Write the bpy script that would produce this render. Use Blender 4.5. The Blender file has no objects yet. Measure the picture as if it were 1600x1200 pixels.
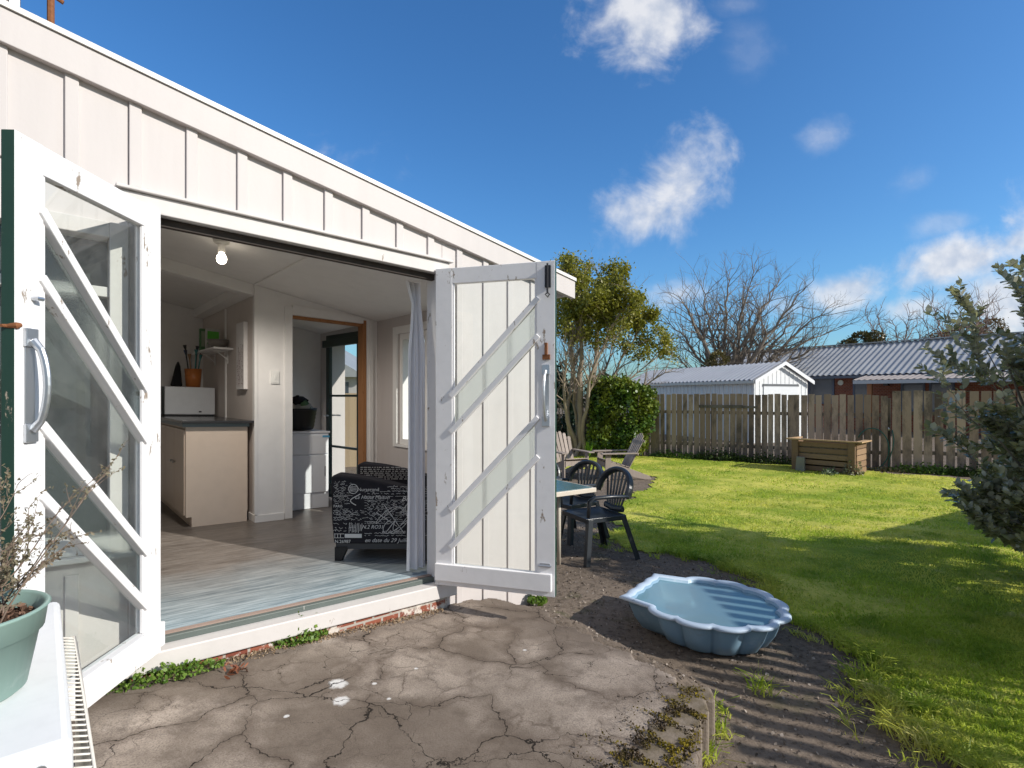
import bpy, bmesh, math, random
import numpy as np
from mathutils import Vector, Matrix, noise

random.seed(7)
RNG = np.random.default_rng(7)
S = bpy.context.scene
COL = S.collection
R = math.radians

# ------------------------------------------------------------------ camera, sky, sun, exposure
F = 850.0; HC = 1.36; HY = 618.0
cam = bpy.data.objects.new("camera", bpy.data.cameras.new("camera")); COL.objects.link(cam)
cam.location = (0, 0, HC); cam.rotation_euler = (R(90), 0, 0)
cam.data.lens = F / 1600 * 36; cam.data.sensor_width = 36; cam.data.shift_y = 18 / 1600
cam.data.clip_start = 0.05; cam.data.clip_end = 2000
S.camera = cam
S.view_settings.view_transform = 'Standard'; S.view_settings.look = 'None'
S.view_settings.exposure = 0.0; S.view_settings.gamma = 1
SUN_EL = R(30); SUN_AZ = R(-24.5)            # direction towards the sun, azimuth from +X
sd = Vector((math.cos(SUN_EL) * math.cos(SUN_AZ), math.cos(SUN_EL) * math.sin(SUN_AZ), math.sin(SUN_EL)))
sun = bpy.data.objects.new("sun", bpy.data.lights.new("sun", 'SUN')); COL.objects.link(sun)
sun.data.energy = 5.0; sun.data.angle = R(0.5); sun.data.color = (1, .95, .87)
sun.rotation_euler = sd.to_track_quat('Z', 'Y').to_euler()
W = bpy.data.worlds.new("World"); S.world = W; W.use_nodes = True

def build_world():
    nt = W.node_tree; N = nt.nodes; L = nt.links; N.clear()
    out = N.new("ShaderNodeOutputWorld")
    sky = N.new("ShaderNodeTexSky"); sky.sky_type = 'NISHITA'; sky.sun_disc = False
    sky.sun_elevation = SUN_EL; sky.sun_rotation = math.atan2(sd.x, sd.y)
    sky.air_density = 1.0; sky.dust_density = 1.3; sky.ozone_density = 1.6
    hs = N.new("ShaderNodeHueSaturation"); hs.inputs['Saturation'].default_value = 1.20; hs.inputs['Value'].default_value = 1.0
    L.new(sky.outputs[0], hs.inputs['Color'])
    b1 = N.new("ShaderNodeBackground"); b1.inputs[1].default_value = 0.145; tn = N.new('ShaderNodeMix'); tn.data_type = 'RGBA'; tn.blend_type = 'MULTIPLY'; tn.inputs[0].default_value = 1; tn.inputs[7].default_value = (.62, .97, 1.24, 1); L.new(hs.outputs[0], tn.inputs[6]); L.new(tn.outputs[2], b1.inputs[0])
    b2 = N.new("ShaderNodeBackground"); b2.inputs[1].default_value = 0.9; b2c = b2.inputs[0]
    tc = N.new("ShaderNodeTexCoord"); sp = N.new("ShaderNodeSeparateXYZ"); L.new(tc.outputs['Generated'], sp.inputs[0])
    def m(op, a, b=None, clamp=False):
        n = N.new("ShaderNodeMath"); n.operation = op; n.use_clamp = clamp
        for i, x in enumerate((a, b)):
            if x is None: continue
            if isinstance(x, (int, float)): n.inputs[i].default_value = x
            else: L.new(x, n.inputs[i])
        return n.outputs[0]
    y = m('MAXIMUM', sp.outputs[1], 0.05)
    cx = m('DIVIDE', sp.outputs[0], y); cz = m('DIVIDE', sp.outputs[2], y)
    cb = N.new("ShaderNodeCombineXYZ"); L.new(cx, cb.inputs[0]); L.new(cz, cb.inputs[1])
    nz = N.new("ShaderNodeTexNoise"); nz.inputs['Scale'].default_value = 9; nz.inputs['Detail'].default_value = 9
    nz.inputs['Roughness'].default_value = .6; nz.inputs['Distortion'].default_value = .35; L.new(cb.outputs[0], nz.inputs['Vector'])
    nz2 = N.new("ShaderNodeTexNoise"); nz2.inputs['Scale'].default_value = 26; nz2.inputs['Detail'].default_value = 6; L.new(cb.outputs[0], nz2.inputs['Vector'])
    nn = m('ADD', m('MULTIPLY', m('SUBTRACT', nz.outputs[0], .5), 2.9), m('MULTIPLY', m('SUBTRACT', nz2.outputs[0], .5), .4))
    # cumulus patches: bearing and height of the centre, half sizes, tilt, strength
    blobs = [(1000, 15, 105, 92, -25, 1.0), (1170, 70, 45, 60, 0, .22), (1045, 298, 108, 66, 42, .95), (1290, 212, 48, 34, 0, .42),
             (1425, 283, 40, 26, 20, .3), (1478, 348, 60, 22, 12, .4), (1500, 408, 120, 42, 22, 1.0), (1590, 378, 70, 26, 22, .8),
             (1315, 458, 80, 32, 8, .85), (1065, 458, 50, 26, 0, .75), (1440, 478, 70, 26, 10, .8), (1560, 470, 110, 50, 5, .95),
             (1150, 8, 60, 20, 0, .3), (1640, 500, 160, 60, 0, 1), (1230, 480, 70, 20, 0, .5),
             (700, 500, 220, 60, 8, .8), (300, 350, 260, 90, 20, .6), (-200, 450, 300, 80, 0, .9), (2000, 300, 350, 120, 10, .9)]
    tot = None
    for (px, py, rx, ry, ang, st) in blobs:
        mp = N.new("ShaderNodeMapping"); mp.vector_type = 'TEXTURE'
        mp.inputs['Location'].default_value = ((px - 800) / F, (HY - py) / F, 0)
        mp.inputs['Rotation'].default_value = (0, 0, R(ang))
        mp.inputs['Scale'].default_value = (rx * 1.22 / F, ry * 1.22 / F, 1)
        L.new(cb.outputs[0], mp.inputs['Vector'])
        ln = N.new("ShaderNodeVectorMath"); ln.operation = 'LENGTH'; L.new(mp.outputs[0], ln.inputs[0])
        v = m('SUBTRACT', 1.0, ln.outputs['Value'])                     # 1 centre, 0 rim, negative outside
        v = m('ADD', v, m('MULTIPLY', nn, .62))
        v = m('MULTIPLY', m('MULTIPLY', v, 1.35, True), st)
        tot = v if tot is None else m('MAXIMUM', tot, v)
    cr = N.new('ShaderNodeMapRange'); L.new(nz2.outputs[0], cr.inputs[0]); cr.inputs[1].default_value = .35; cr.inputs[2].default_value = .62
    cm = N.new('ShaderNodeMix'); cm.data_type = 'RGBA'; L.new(cr.outputs[0], cm.inputs[0]); cm.inputs[6].default_value = (.66, .72, .84, 1); cm.inputs[7].default_value = (.95, .96, 1, 1); L.new(cm.outputs[2], b2c)
    front = m('GREATER_THAN', sp.outputs[1], .05)
    # broken cloud added over the unseen sky to fill shadows with neutral light
    n3 = N.new("ShaderNodeTexNoise"); n3.inputs['Scale'].default_value = 3.0; n3.inputs['Detail'].default_value = 8; n3.inputs['Roughness'].default_value = .58
    L.new(tc.outputs['Generated'], n3.inputs['Vector'])
    r3 = N.new("ShaderNodeMapRange"); r3.interpolation_type = 'SMOOTHSTEP'; L.new(n3.outputs[0], r3.inputs[0]); r3.inputs[1].default_value = .40; r3.inputs[2].default_value = .58
    elev = N.new("ShaderNodeMapRange"); L.new(sp.outputs[2], elev.inputs[0]); elev.inputs[1].default_value = .66; elev.inputs[2].default_value = .80
    back = N.new("ShaderNodeMapRange"); L.new(sp.outputs[1], back.inputs[0]); back.inputs[1].default_value = .25; back.inputs[2].default_value = -.05
    around = m('MULTIPLY', r3.outputs[0], m('MAXIMUM', elev.outputs[0], back.outputs[0]))
    msk = m('MULTIPLY', m('MULTIPLY', tot, front), .9, True)
    rp = N.new("ShaderNodeMapRange"); rp.interpolation_type = 'SMOOTHSTEP'
    L.new(msk, rp.inputs[0]); rp.inputs[1].default_value = 0; rp.inputs[2].default_value = 1; rp.inputs[4].default_value = .93
    mx = N.new("ShaderNodeMixShader"); L.new(rp.outputs[0], mx.inputs[0]); L.new(b1.outputs[0], mx.inputs[1]); L.new(b2.outputs[0], mx.inputs[2])
    b3 = N.new("ShaderNodeBackground"); b3.inputs[1].default_value = 0.42; b3.inputs[0].default_value = (1, .98, .95, 1)
    mx3 = N.new("ShaderNodeMixShader"); L.new(m('MULTIPLY', around, .92, True), mx3.inputs[0]); L.new(mx.outputs[0], mx3.inputs[1]); L.new(b3.outputs[0], mx3.inputs[2])
    L.new(mx3.outputs[0], out.inputs[0])
build_world()
S.cycles.max_bounces = 10; S.cycles.diffuse_bounces = 6; S.cycles.transparent_max_bounces = 24
S.cycles.use_denoising = True
try: S.cycles.denoiser = 'OPENIMAGEDENOISE'
except Exception: pass

# ------------------------------------------------------------------ helpers
def tag(o, label=None, cat=None, group=None, kind=None):
    for k, v in (("label", label), ("category", cat), ("group", group), ("kind", kind)):
        if v: o[k] = v
    return o

def thing(name, label, cat, loc=(0, 0, 0), rz=0, group=None, parent=None):
    o = bpy.data.objects.new(name, None); COL.objects.link(o)
    o.empty_display_size = .1
    if parent:
        o.parent = parent; o["_o"] = tuple(loc)
        po = Vector(parent["_o"]); o.location = Vector(loc) - po
    else:
        o.location = loc; o.rotation_euler = (0, 0, rz); o["_o"] = tuple(loc)
    return tag(o, label, cat, group)

def copy_tree(o, parent=None):
    c = o.copy(); COL.objects.link(c)
    if parent: c.parent = parent
    for ch in list(o.children): copy_tree(ch, c)
    return c

class MB:
    def __init__(s, xf=None): s.V = []; s.F = []; s.M = []; s.xf = xf or (lambda x, y, z: (x, y, z))
    def v(s, x, y, z): s.V.append(s.xf(x, y, z)); return len(s.V) - 1
    def face(s, pts, m=0):
        s.F.append([s.v(*p) for p in pts]); s.M.append(m)
    def box(s, x0, x1, y0, y1, z0, z1, m=0):
        i = [s.v(x, y, z) for z in (z0, z1) for (x, y) in ((x0, y0), (x1, y0), (x1, y1), (x0, y1))]
        for f in ((0, 3, 2, 1), (4, 5, 6, 7), (0, 1, 5, 4), (1, 2, 6, 5), (2, 3, 7, 6), (3, 0, 4, 7)):
            s.F.append([i[k] for k in f]); s.M.append(m)
    def prism(s, poly, lo, hi, ax='v', m=0):
        """poly of 2-D points extruded along the third axis: ax 'v' -> (u,z); 'u' -> (v,z); 'z' -> (u,v)"""
        def P(a, b, c): return {'v': (a, c, b), 'u': (c, a, b), 'z': (a, b, c)}[ax]
        n = len(poly)
        A = [s.v(*P(a, b, lo)) for a, b in poly]; B = [s.v(*P(a, b, hi)) for a, b in poly]
        s.F.append(A[::-1]); s.F.append(B); s.M += [m, m]
        for k in range(n):
            s.F.append([A[k], A[(k + 1) % n], B[(k + 1) % n], B[k]]); s.M.append(m)
    def bar(s, p, q, w, h, up=(0, 0, 1), m=0):
        p = Vector(p); q = Vector(q); d = (q - p).normalized(); up = Vector(up)
        sx = d.cross(up)
        if sx.length < 1e-4: sx = d.cross(Vector((1, 0, 0)))
        sx.normalize(); uz = sx.cross(d).normalized()
        i = [s.v(*(c + sx * a * w / 2 + uz * b * h / 2)) for c in (p, q) for a, b in ((-1, -1), (1, -1), (1, 1), (-1, 1))]
        for f in ((0, 1, 2, 3), (7, 6, 5, 4), (0, 4, 5, 1), (1, 5, 6, 2), (2, 6, 7, 3), (3, 7, 4, 0)):
            s.F.append([i[k] for k in f]); s.M.append(m)
    def tube(s, pts, rad, n=8, m=0, closed=False, flat=1.0, caps=True):
        pts = [Vector(p) for p in pts]; N = len(pts)
        if not hasattr(rad, '__len__'): rad = [rad] * N
        rings = []; prev = None
        for k, p in enumerate(pts):
            a = pts[(k - 1) % N] if (k or closed) else p
            b = pts[(k + 1) % N] if (k < N - 1 or closed) else p
            d = (b - a).normalized() if (b - a).length > 1e-9 else Vector((0, 0, 1))
            if prev is None:
                x = d.orthogonal().normalized()
                if abs(d.z) < .95: x = d.cross(Vector((0, 0, 1))).normalized()
            else:
                x = prev - d * prev.dot(d)
                x = x.normalized() if x.length > 1e-6 else d.orthogonal().normalized()
            prev = x; y = d.cross(x)
            rings.append([s.v(*(p + x * (rad[k] * math.cos(2 * math.pi * j / n)) + y * (rad[k] * flat * math.sin(2 * math.pi * j / n)))) for j in range(n)])
        for k in range(N if closed else N - 1):
            A = rings[k]; B = rings[(k + 1) % N]
            for j in range(n):
                s.F.append([A[j], A[(j + 1) % n], B[(j + 1) % n], B[j]]); s.M.append(m)
        if caps and not closed:
            s.F.append(rings[0][::-1]); s.F.append(rings[-1]); s.M += [m, m]
    def lathe(s, prof, c=(0, 0, 0), n=24, m=0):
        rings = [[s.v(c[0] + r * math.cos(2 * math.pi * j / n), c[1] + r * math.sin(2 * math.pi * j / n), c[2] + z) for j in range(n)] for r, z in prof]
        for A, B in zip(rings, rings[1:]):
            for j in range(n):
                s.F.append([A[j], A[(j + 1) % n], B[(j + 1) % n], B[j]]); s.M.append(m)
    def build(s, name, mats, parent=None, smooth=False, bevel=0, label=None, base=None, seg=2):
        me = bpy.data.meshes.new(name)
        if parent is not None: o0 = Vector(parent["_o"])
        elif base is not None: o0 = Vector(base)
        else: o0 = Vector((0, 0, 0))
        me.from_pydata([tuple(Vector(v) - o0) for v in s.V], [], s.F)
        if not isinstance(mats, (list, tuple)): mats = [mats]
        for mt in mats: me.materials.append(mt)
        me.polygons.foreach_set("material_index", s.M)
        bm = bmesh.new(); bm.from_mesh(me)
        bmesh.ops.recalc_face_normals(bm, faces=bm.faces[:]); bm.to_mesh(me); bm.free()
        if smooth: me.polygons.foreach_set("use_smooth", [True] * len(me.polygons))
        me.update()
        o = bpy.data.objects.new(name, me); COL.objects.link(o)
        if parent is not None: o.parent = parent; o["_o"] = tuple(o0)
        else: o.location = o0; o["_o"] = tuple(o0)
        if bevel:
            b = o.modifiers.new("bevel", 'BEVEL'); b.width = bevel; b.segments = seg; b.limit_method = 'ANGLE'; b.angle_limit = R(40)
        if smooth and not bevel:
            pass
        if label: o["label"] = label
        return o

def np_mesh(name, V, Fc, mats, parent=None, base=(0, 0, 0), midx=None, smooth=False):
    """V (n,3), Fc (m,k) all faces of one size"""
    me = bpy.data.meshes.new(name)
    o0 = Vector(parent["_o"]) if parent is not None else Vector(base)
    V = np.asarray(V, dtype=np.float32) - np.array(o0, dtype=np.float32)
    Fc = np.asarray(Fc, dtype=np.int32); m, k = Fc.shape
    me.vertices.add(len(V)); me.vertices.foreach_set("co", V.ravel())
    me.loops.add(m * k); me.loops.foreach_set("vertex_index", Fc.ravel())
    me.polygons.add(m); me.polygons.foreach_set("loop_start", np.arange(m, dtype=np.int32) * k)
    me.polygons.foreach_set("loop_total", np.full(m, k, dtype=np.int32))
    if not isinstance(mats, (list, tuple)): mats = [mats]
    for mt in mats: me.materials.append(mt)
    if midx is not None: me.polygons.foreach_set("material_index", np.asarray(midx, dtype=np.int32))
    if smooth: me.polygons.foreach_set("use_smooth", np.ones(m, dtype=bool))
    me.update(calc_edges=True)
    o = bpy.data.objects.new(name, me); COL.objects.link(o)
    if parent is not None: o.parent = parent
    else: o.location = o0
    o["_o"] = tuple(o0)
    return o

def leaf_quads(P, size, aspect=.5, up=0.0, seed=1, k=6):
    """leaf-shaped six-cornered faces at points P"""
    g = np.random.default_rng(seed); n = len(P)
    a = g.normal(size=(n, 3)); a[:, 2] += up; a /= np.linalg.norm(a, axis=1)[:, None]
    b = g.normal(size=(n, 3)); b -= a * (a * b).sum(1)[:, None]; b /= np.linalg.norm(b, axis=1)[:, None]
    s = (size * g.uniform(.6, 1.3, n))[:, None]
    if k == 6:
        prof = [(-.5, 0), (-.2, .5), (.2, .45), (.5, 0), (.2, -.45), (-.2, -.5)]
    else:
        prof = [(-.5, 0), (0, .5), (.5, 0), (0, -.5)]
    V = np.stack([P + a * s * x + b * s * aspect * y for x, y in prof], 1).reshape(-1, 3)
    Fc = np.arange(n * len(prof)).reshape(n, len(prof))
    return V, Fc

# ------------------------------------------------------------------ materials
class NT:
    def __init__(s, name):
        s.mat = bpy.data.materials.new(name); s.mat.use_nodes = True
        s.t = s.mat.node_tree; s.N = s.t.nodes; s.L = s.t.links
        s.b = s.N["Principled BSDF"]; s.out = s.N["Material Output"]
        s.tc = s.N.new("ShaderNodeTexCoord").outputs['Object']
    def n(s, ty, **kw):
        x = s.N.new(ty)
        for k, v in kw.items(): setattr(x, k, v)
        return x
    def put(s, node, key, val):
        if hasattr(val, 'is_linked') or hasattr(val, 'links'): s.L.new(val, node.inputs[key])
        else: node.inputs[key].default_value = val
        return node
    def mapping(s, scale=(1, 1, 1), rot=(0, 0, 0), vec=None):
        m = s.n("ShaderNodeMapping"); m.inputs['Scale'].default_value = scale; m.inputs['Rotation'].default_value = rot
        s.L.new(vec or s.tc, m.inputs[0]); return m.outputs[0]
    def noise(s, scale, detail=5, rough=.55, vec=None, dist=0):
        x = s.n("ShaderNodeTexNoise"); x.inputs['Scale'].default_value = scale; x.inputs['Detail'].default_value = detail
        x.inputs['Roughness'].default_value = rough; x.inputs['Distortion'].default_value = dist
        s.L.new(vec or s.tc, x.inputs['Vector']); return x.outputs['Fac']
    def ramp(s, fac, stops):
        r = s.n("ShaderNodeValToRGB"); e = r.color_ramp.elements
        while len(e) < len(stops): e.new(.5)
        for el, (p, c) in zip(e, stops):
            el.position = p; el.color = (c, c, c, 1) if isinstance(c, (int, float)) else (*c, 1)
        s.L.new(fac, r.inputs[0]); return r.outputs[0]
    def mix(s, fac, a, b, mode='MIX'):
        m = s.n("ShaderNodeMix", data_type='RGBA', blend_type=mode)
        for k, v in ((0, fac), (6, a), (7, b)):
            if isinstance(v, tuple): m.inputs[k].default_value = (*v, 1)
            elif isinstance(v, (int, float)): m.inputs[k].default_value = v
            else: s.L.new(v, m.inputs[k])
        return m.outputs[2]
    def math(s, op, a, b=0.0, clamp=False):
        m = s.n("ShaderNodeMath", operation=op, use_clamp=clamp)
        for k, v in ((0, a), (1, b)):
            if isinstance(v, (int, float)): m.inputs[k].default_value = v
            else: s.L.new(v, m.inputs[k])
        return m.outputs[0]
    def bump(s, h, strength=.3, dist=.01, prev=None):
        b = s.n("ShaderNodeBump"); b.inputs['Strength'].default_value = strength; b.inputs['Distance'].default_value = dist
        s.L.new(h, b.inputs['Height'])
        if prev is not None: s.L.new(prev, b.inputs['Normal'])
        return b.outputs[0]
    def island(s): return s.n("ShaderNodeNewGeometry").outputs['Random Per Island']
    def fin(s, col=None, rough=.6, spec=.4, metal=0, normal=None):
        b = s.b
        if col is not None:
            if isinstance(col, tuple): b.inputs['Base Color'].default_value = (*col, 1)
            else: s.L.new(col, b.inputs['Base Color'])
        if isinstance(rough, (int, float)): b.inputs['Roughness'].default_value = rough
        else: s.L.new(rough, b.inputs['Roughness'])
        b.inputs['Specular IOR Level'].default_value = spec; b.inputs['Metallic'].default_value = metal
        if normal is not None: s.L.new(normal, b.inputs['Normal'])
        return s.mat

def sc(c, k): return tuple(min(1, x * k) for x in c)

def paint(name, c, var=.06, scale=3, rough=.5, chip=None, chip_amt=.3, bump=.08, spec=.4, streak=False):
    t = NT(name)
    n1 = t.noise(scale, 6); col = t.mix(n1, sc(c, 1 - var), sc(c, 1 + var))
    n3 = t.noise(scale * 6, 4, vec=t.mapping((1, 1, .12)) if streak else None)
    col = t.mix(t.ramp(n3, [(.45, 0), (.8, .25)]), col, sc(c, .78))
    if chip:
        n2 = t.noise(14, 8, .7, vec=t.mapping((1, 1, .35)))
        f = t.ramp(n2, [(.74 - chip_amt * .2, 0), (.76 - chip_amt * .2, 1)])
        col = t.mix(f, col, chip)
    nb = t.noise(60, 4)
    return t.fin(col, rough, spec, normal=t.bump(nb, bump, .004))

def plain(name, c, rough=.5, spec=.4, metal=0, var=.08, scale=12, bump=.05, bscale=90):
    t = NT(name); col = t.mix(t.noise(scale, 5), sc(c, 1 - var), sc(c, 1 + var))
    return t.fin(col, rough, spec, metal, t.bump(t.noise(bscale, 3), bump, .003))

def wood(name, c1, c2, scale=(18, 18, 1.2), rough=.8, blotch=None, island=.35):
    t = NT(name)
    g = t.noise(3, 6, .6, vec=t.mapping(scale)); col = t.mix(g, c1, c2)
    if island:
        i = t.island(); col = t.mix(island, col, t.mix(i, sc(c1, .7), sc(c2, 1.2)))
    if blotch:
        b = t.noise(1.6, 6, .65); col = t.mix(t.ramp(b, [(.52, 0), (.68, .85)]), col, blotch)
    k = t.noise(5, 2, vec=t.mapping((6, 6, 2.5)))
    col = t.mix(t.ramp(k, [(.7, 0), (.76, .6)]), col, sc(c1, .35))
    return t.fin(col, rough, .25, normal=t.bump(g, .35, .006))

def leafmat(name, a, b, c=None, rough=.45, trans=.3, spec=.4, clump=1.2, back=None):
    t = NT(name)
    col = t.mix(t.island(), a, b)
    if c: col = t.mix(t.ramp(t.noise(clump, 3), [(.42, 0), (.62, 1)]), col, c)
    if back:
        col = t.mix(t.n("ShaderNodeNewGeometry").outputs['Backfacing'], col, back)
    t.fin(col, rough, spec)
    tr = t.n("ShaderNodeBsdfTranslucent"); t.L.new(t.mix(1.0, col, (1, 1, .55), 'MULTIPLY'), tr.inputs[0])
    mx = t.n("ShaderNodeMixShader"); mx.inputs[0].default_value = trans
    t.L.new(t.b.outputs[0], mx.inputs[1]); t.L.new(tr.outputs[0], mx.inputs[2]); t.L.new(mx.outputs[0], t.out.inputs[0])
    return t.mat

def glassmat(name, tint=(.93, .97, .95), refl=1.5, dirt=.06):
    t = NT(name); t.N.remove(t.b)
    tr = t.n("ShaderNodeBsdfTransparent"); tr.inputs[0].default_value = (*tint, 1)
    gl = t.n("ShaderNodeBsdfGlossy"); gl.inputs['Roughness'].default_value = .015
    fr = t.n("ShaderNodeFresnel"); bf = t.n("ShaderNodeNewGeometry").outputs['Backfacing']; t.L.new(t.math('ADD', refl, t.math('MULTIPLY', bf, 1 / refl - refl)), fr.inputs[0])
    m1 = t.n("ShaderNodeMixShader"); t.L.new(fr.outputs[0], m1.inputs[0]); t.L.new(tr.outputs[0], m1.inputs[1]); t.L.new(gl.outputs[0], m1.inputs[2])
    df = t.n("ShaderNodeBsdfDiffuse"); df.inputs[0].default_value = (.7, .7, .68, 1)
    m2 = t.n("ShaderNodeMixShader"); t.L.new(t.math('MULTIPLY', t.ramp(t.noise(5, 7, .7), [(.4, .25), (.75, 1)]), dirt), m2.inputs[0])
    t.L.new(m1.outputs[0], m2.inputs[1]); t.L.new(df.outputs[0], m2.inputs[2]); t.L.new(m2.outputs[0], t.out.inputs[0])
    return t.mat

def frosted(name):
    t = NT(name); t.N.remove(t.b)
    v = t.n("ShaderNodeTexVoronoi"); v.inputs['Scale'].default_value = 260; t.L.new(t.tc, v.inputs['Vector'])
    bp = t.bump(v.outputs['Distance'], .45, .002)
    rf = t.n("ShaderNodeBsdfRefraction"); rf.inputs['Roughness'].default_value = .25; rf.inputs['IOR'].default_value = 1.12; rf.inputs[0].default_value = (.72, .80, .77, 1)
    tr = t.n("ShaderNodeBsdfTransparent"); tr.inputs[0].default_value = (.68, .75, .72, 1)
    gl = t.n("ShaderNodeBsdfGlossy"); gl.inputs['Roughness'].default_value = .25
    tl = t.n("ShaderNodeBsdfTranslucent"); tl.inputs[0].default_value = (.7, .76, .74, 1)
    for x in (rf, gl, tl): t.L.new(bp, x.inputs['Normal'])
    m0 = t.n("ShaderNodeMixShader"); m0.inputs[0].default_value = .25; t.L.new(rf.outputs[0], m0.inputs[1]); t.L.new(tr.outputs[0], m0.inputs[2])
    m1 = t.n("ShaderNodeMixShader"); m1.inputs[0].default_value = .12; t.L.new(m0.outputs[0], m1.inputs[1]); t.L.new(gl.outputs[0], m1.inputs[2])
    m2 = t.n("ShaderNodeMixShader"); m2.inputs[0].default_value = .16; t.L.new(m1.outputs[0], m2.inputs[1]); t.L.new(tl.outputs[0], m2.inputs[2])
    t.L.new(m2.outputs[0], t.out.inputs[0]); return t.mat

def emit(name, c, st):
    t = NT(name); t.b.inputs['Emission Color'].default_value = (*c, 1); t.b.inputs['Emission Strength'].default_value = st; return t.mat

HANG = math.atan2(.6553, .7554)      # bearing of the facade
m_cream = paint("cream_siding", (.57, .525, .51), .03, 2, .55, chip=(.3, .22, .15), chip_amt=-.35, streak=True)
m_white = paint("white_door_paint", (.80, .785, .79), .03, 3, .45, chip=(.3, .24, .19), chip_amt=.58)
m_trim = paint("white_trim_paint", (.60, .565, .545), .05, 3, .5, chip=(.28, .22, .17), chip_amt=.45)
m_green = paint("peeling_green_paint", (.016, .05, .035), .2, 4, .5, chip=(.4, .33, .26), chip_amt=.35)
m_room = paint("room_paint", (.83, .815, .80), .02, 1.5, .6, bump=.03)
m_ceil = paint("ceiling_paint", (.83, .815, .80), .03, 1.5, .7, bump=.03)
m_raw = wood("raw_jamb_timber", (.30, .13, .055), (.5, .25, .11), island=0)
m_steel = plain("brushed_steel", (.55, .57, .6), .35, .5, .9, .05)
m_black = plain("black_iron", (.03, .03, .035), .5, .4, .3)
m_rust = plain("rusty_metal", (.22, .09, .04), .8, .2, 0, .35, 60, .4)
m_glass = glassmat("window_glass")
m_glass_dirty = glassmat("dusty_glass", dirt=.1)
m_frost = frosted("frosted_glass")

# ------------------------------------------------------------------ the house frame: u along the facade, v out of it, the old house sags to the right
D = 2.98; TILT = .03
dU = Vector((.7554, .6553)); dN = Vector((.6553, -.7554))
def HX(u, v, z): return (u * dU.x + (v - D) * dN.x, u * dU.y + (v - D) * dN.y, z - TILT * u)
def zroof(u): return 2.898 - .1586 * u
def zceil(u): return 2.664 - .1587 * u
FL = .237
house = thing("house", "cream board and batten house with open white french doors and a sloping roof edge", "house", HX(.4, 0, 0))
def H(): return MB(HX)

# facade
b = H(); zt = lambda u: zroof(u) - .06
def wp(u0, u1, z0, z1=None): b.prism([(u0, z0), (u1, z0), (u1, zt(u1) if z1 is None else z1), (u0, zt(u0) if z1 is None else z1)], -.1, 0)
wp(-2.6, -.85, -.35); wp(-.85, .3, -.35, .68); wp(-.85, .3, 2.13); wp(.3, .345, -.35); wp(.345, 1.98, 2.25); wp(1.98, 2.895, -.35)
u = .102 - .2235 * 12
while u < 2.88:
    w = .024
    if u < -.87 or u > 2.0:
        spans = [(-.35, None)]
    elif u <= .33: spans = [(-.35, .6), (2.31, None)]
    else: spans = [(2.30, None)]
    if u > 2.83: u = 2.871
    for z0, z1 in spans:
        a, c = (zt(u - w), zt(u + w)) if z1 is None else (z1, z1)
        b.prism([(u - w, z0), (u + w, z0), (u + w, c), (u - w, a)], -.002, .013)
    u += .2235
b.build("wall", m_cream, house, bevel=.004)
b = H(); b.prism([(-2.6, zroof(-2.6) - .16), (3.22, zroof(3.22) - .16), (3.22, zroof(3.22) - .022), (-2.6, zroof(-2.6) - .022)], -.004, .036)
fas = b.build("fascia", m_cream, house, bevel=.003)
b = H(); b.prism([(-2.6, zroof(-2.6) - .02), (3.225, zroof(3.225) - .02), (3.225, zroof(3.225) + .004), (-2.6, zroof(-2.6) + .004)], -.05, .046)
b.build("cap_flashing", paint("white_flashing", (.76, .74, .71), .03, 3, .4), fas)
b = H(); b.box(.60 + 2.47, .62 + 2.52, .0365, .038, zroof(3.1) - .058, zroof(3.1) - .053)
m_roof = plain("grey_roof_iron", (.42, .42, .43), .5, .4, .3)
b = H(); b.prism([(-2.6, zroof(-2.6) - .10), (3.2, zroof(3.2) - .10), (3.2, zroof(3.2) - .03), (-2.6, zroof(-2.6) - .03)], -5.2, -.06)
b.build("roof", m_roof, house)
b = H(); b.prism([(3.2, zroof(3.2) - .13), (3.235, zroof(3.2) - .13), (3.235, zroof(3.2) - .035), (3.2, zroof(3.2) - .035)], -5.2, -.01)
b.build("gutter", m_cream, house)
# head trim and jambs
b = H(); b.box(.27, 2.02, 0.0005, .028, 2.205, 2.285); b.box(.25, 2.04, .0005, .05, 2.2865, 2.302)
b.box(.345, 1.98, -.1, -.002, 2.207, 2.2495)
li = b.build("lintel", m_trim, house, bevel=.004)
b = H(); b.box(.386, 1.939, -.06, -.025, 2.168, 2.2045); b.build("head_shadow_strip", plain("shadow_gap_dark", (.06, .05, .045), .9, .2, 0, .3), li)  # dark strip painted in for the shadow gap under the head trim
for (a, c) in ((.345, .385), (1.94, 1.98)):
    b = H(); b.box(a, c, -.12, .015, .2065, 2.204); b.build("jamb", m_white, house, bevel=.003)
b = H(); b.box(.28, 2.06, -.1, .058, .118, .206); b.build("sill", m_trim, house, bevel=.006)
b = H(); b.box(.385, 1.94, -.062, -.028, .204, .236); b.build("threshold", paint("worn_green_threshold", (.10, .12, .11), .2, 6, .5, chip=(.45, .43, .4), chip_amt=.4), house, bevel=.004)
b = H(); b.box(.385, 1.94, -.095, -.0625, .2, .2405); b.build("threshold_strip", plain("brown_strip", (.33, .24, .2), .5), house)
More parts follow.
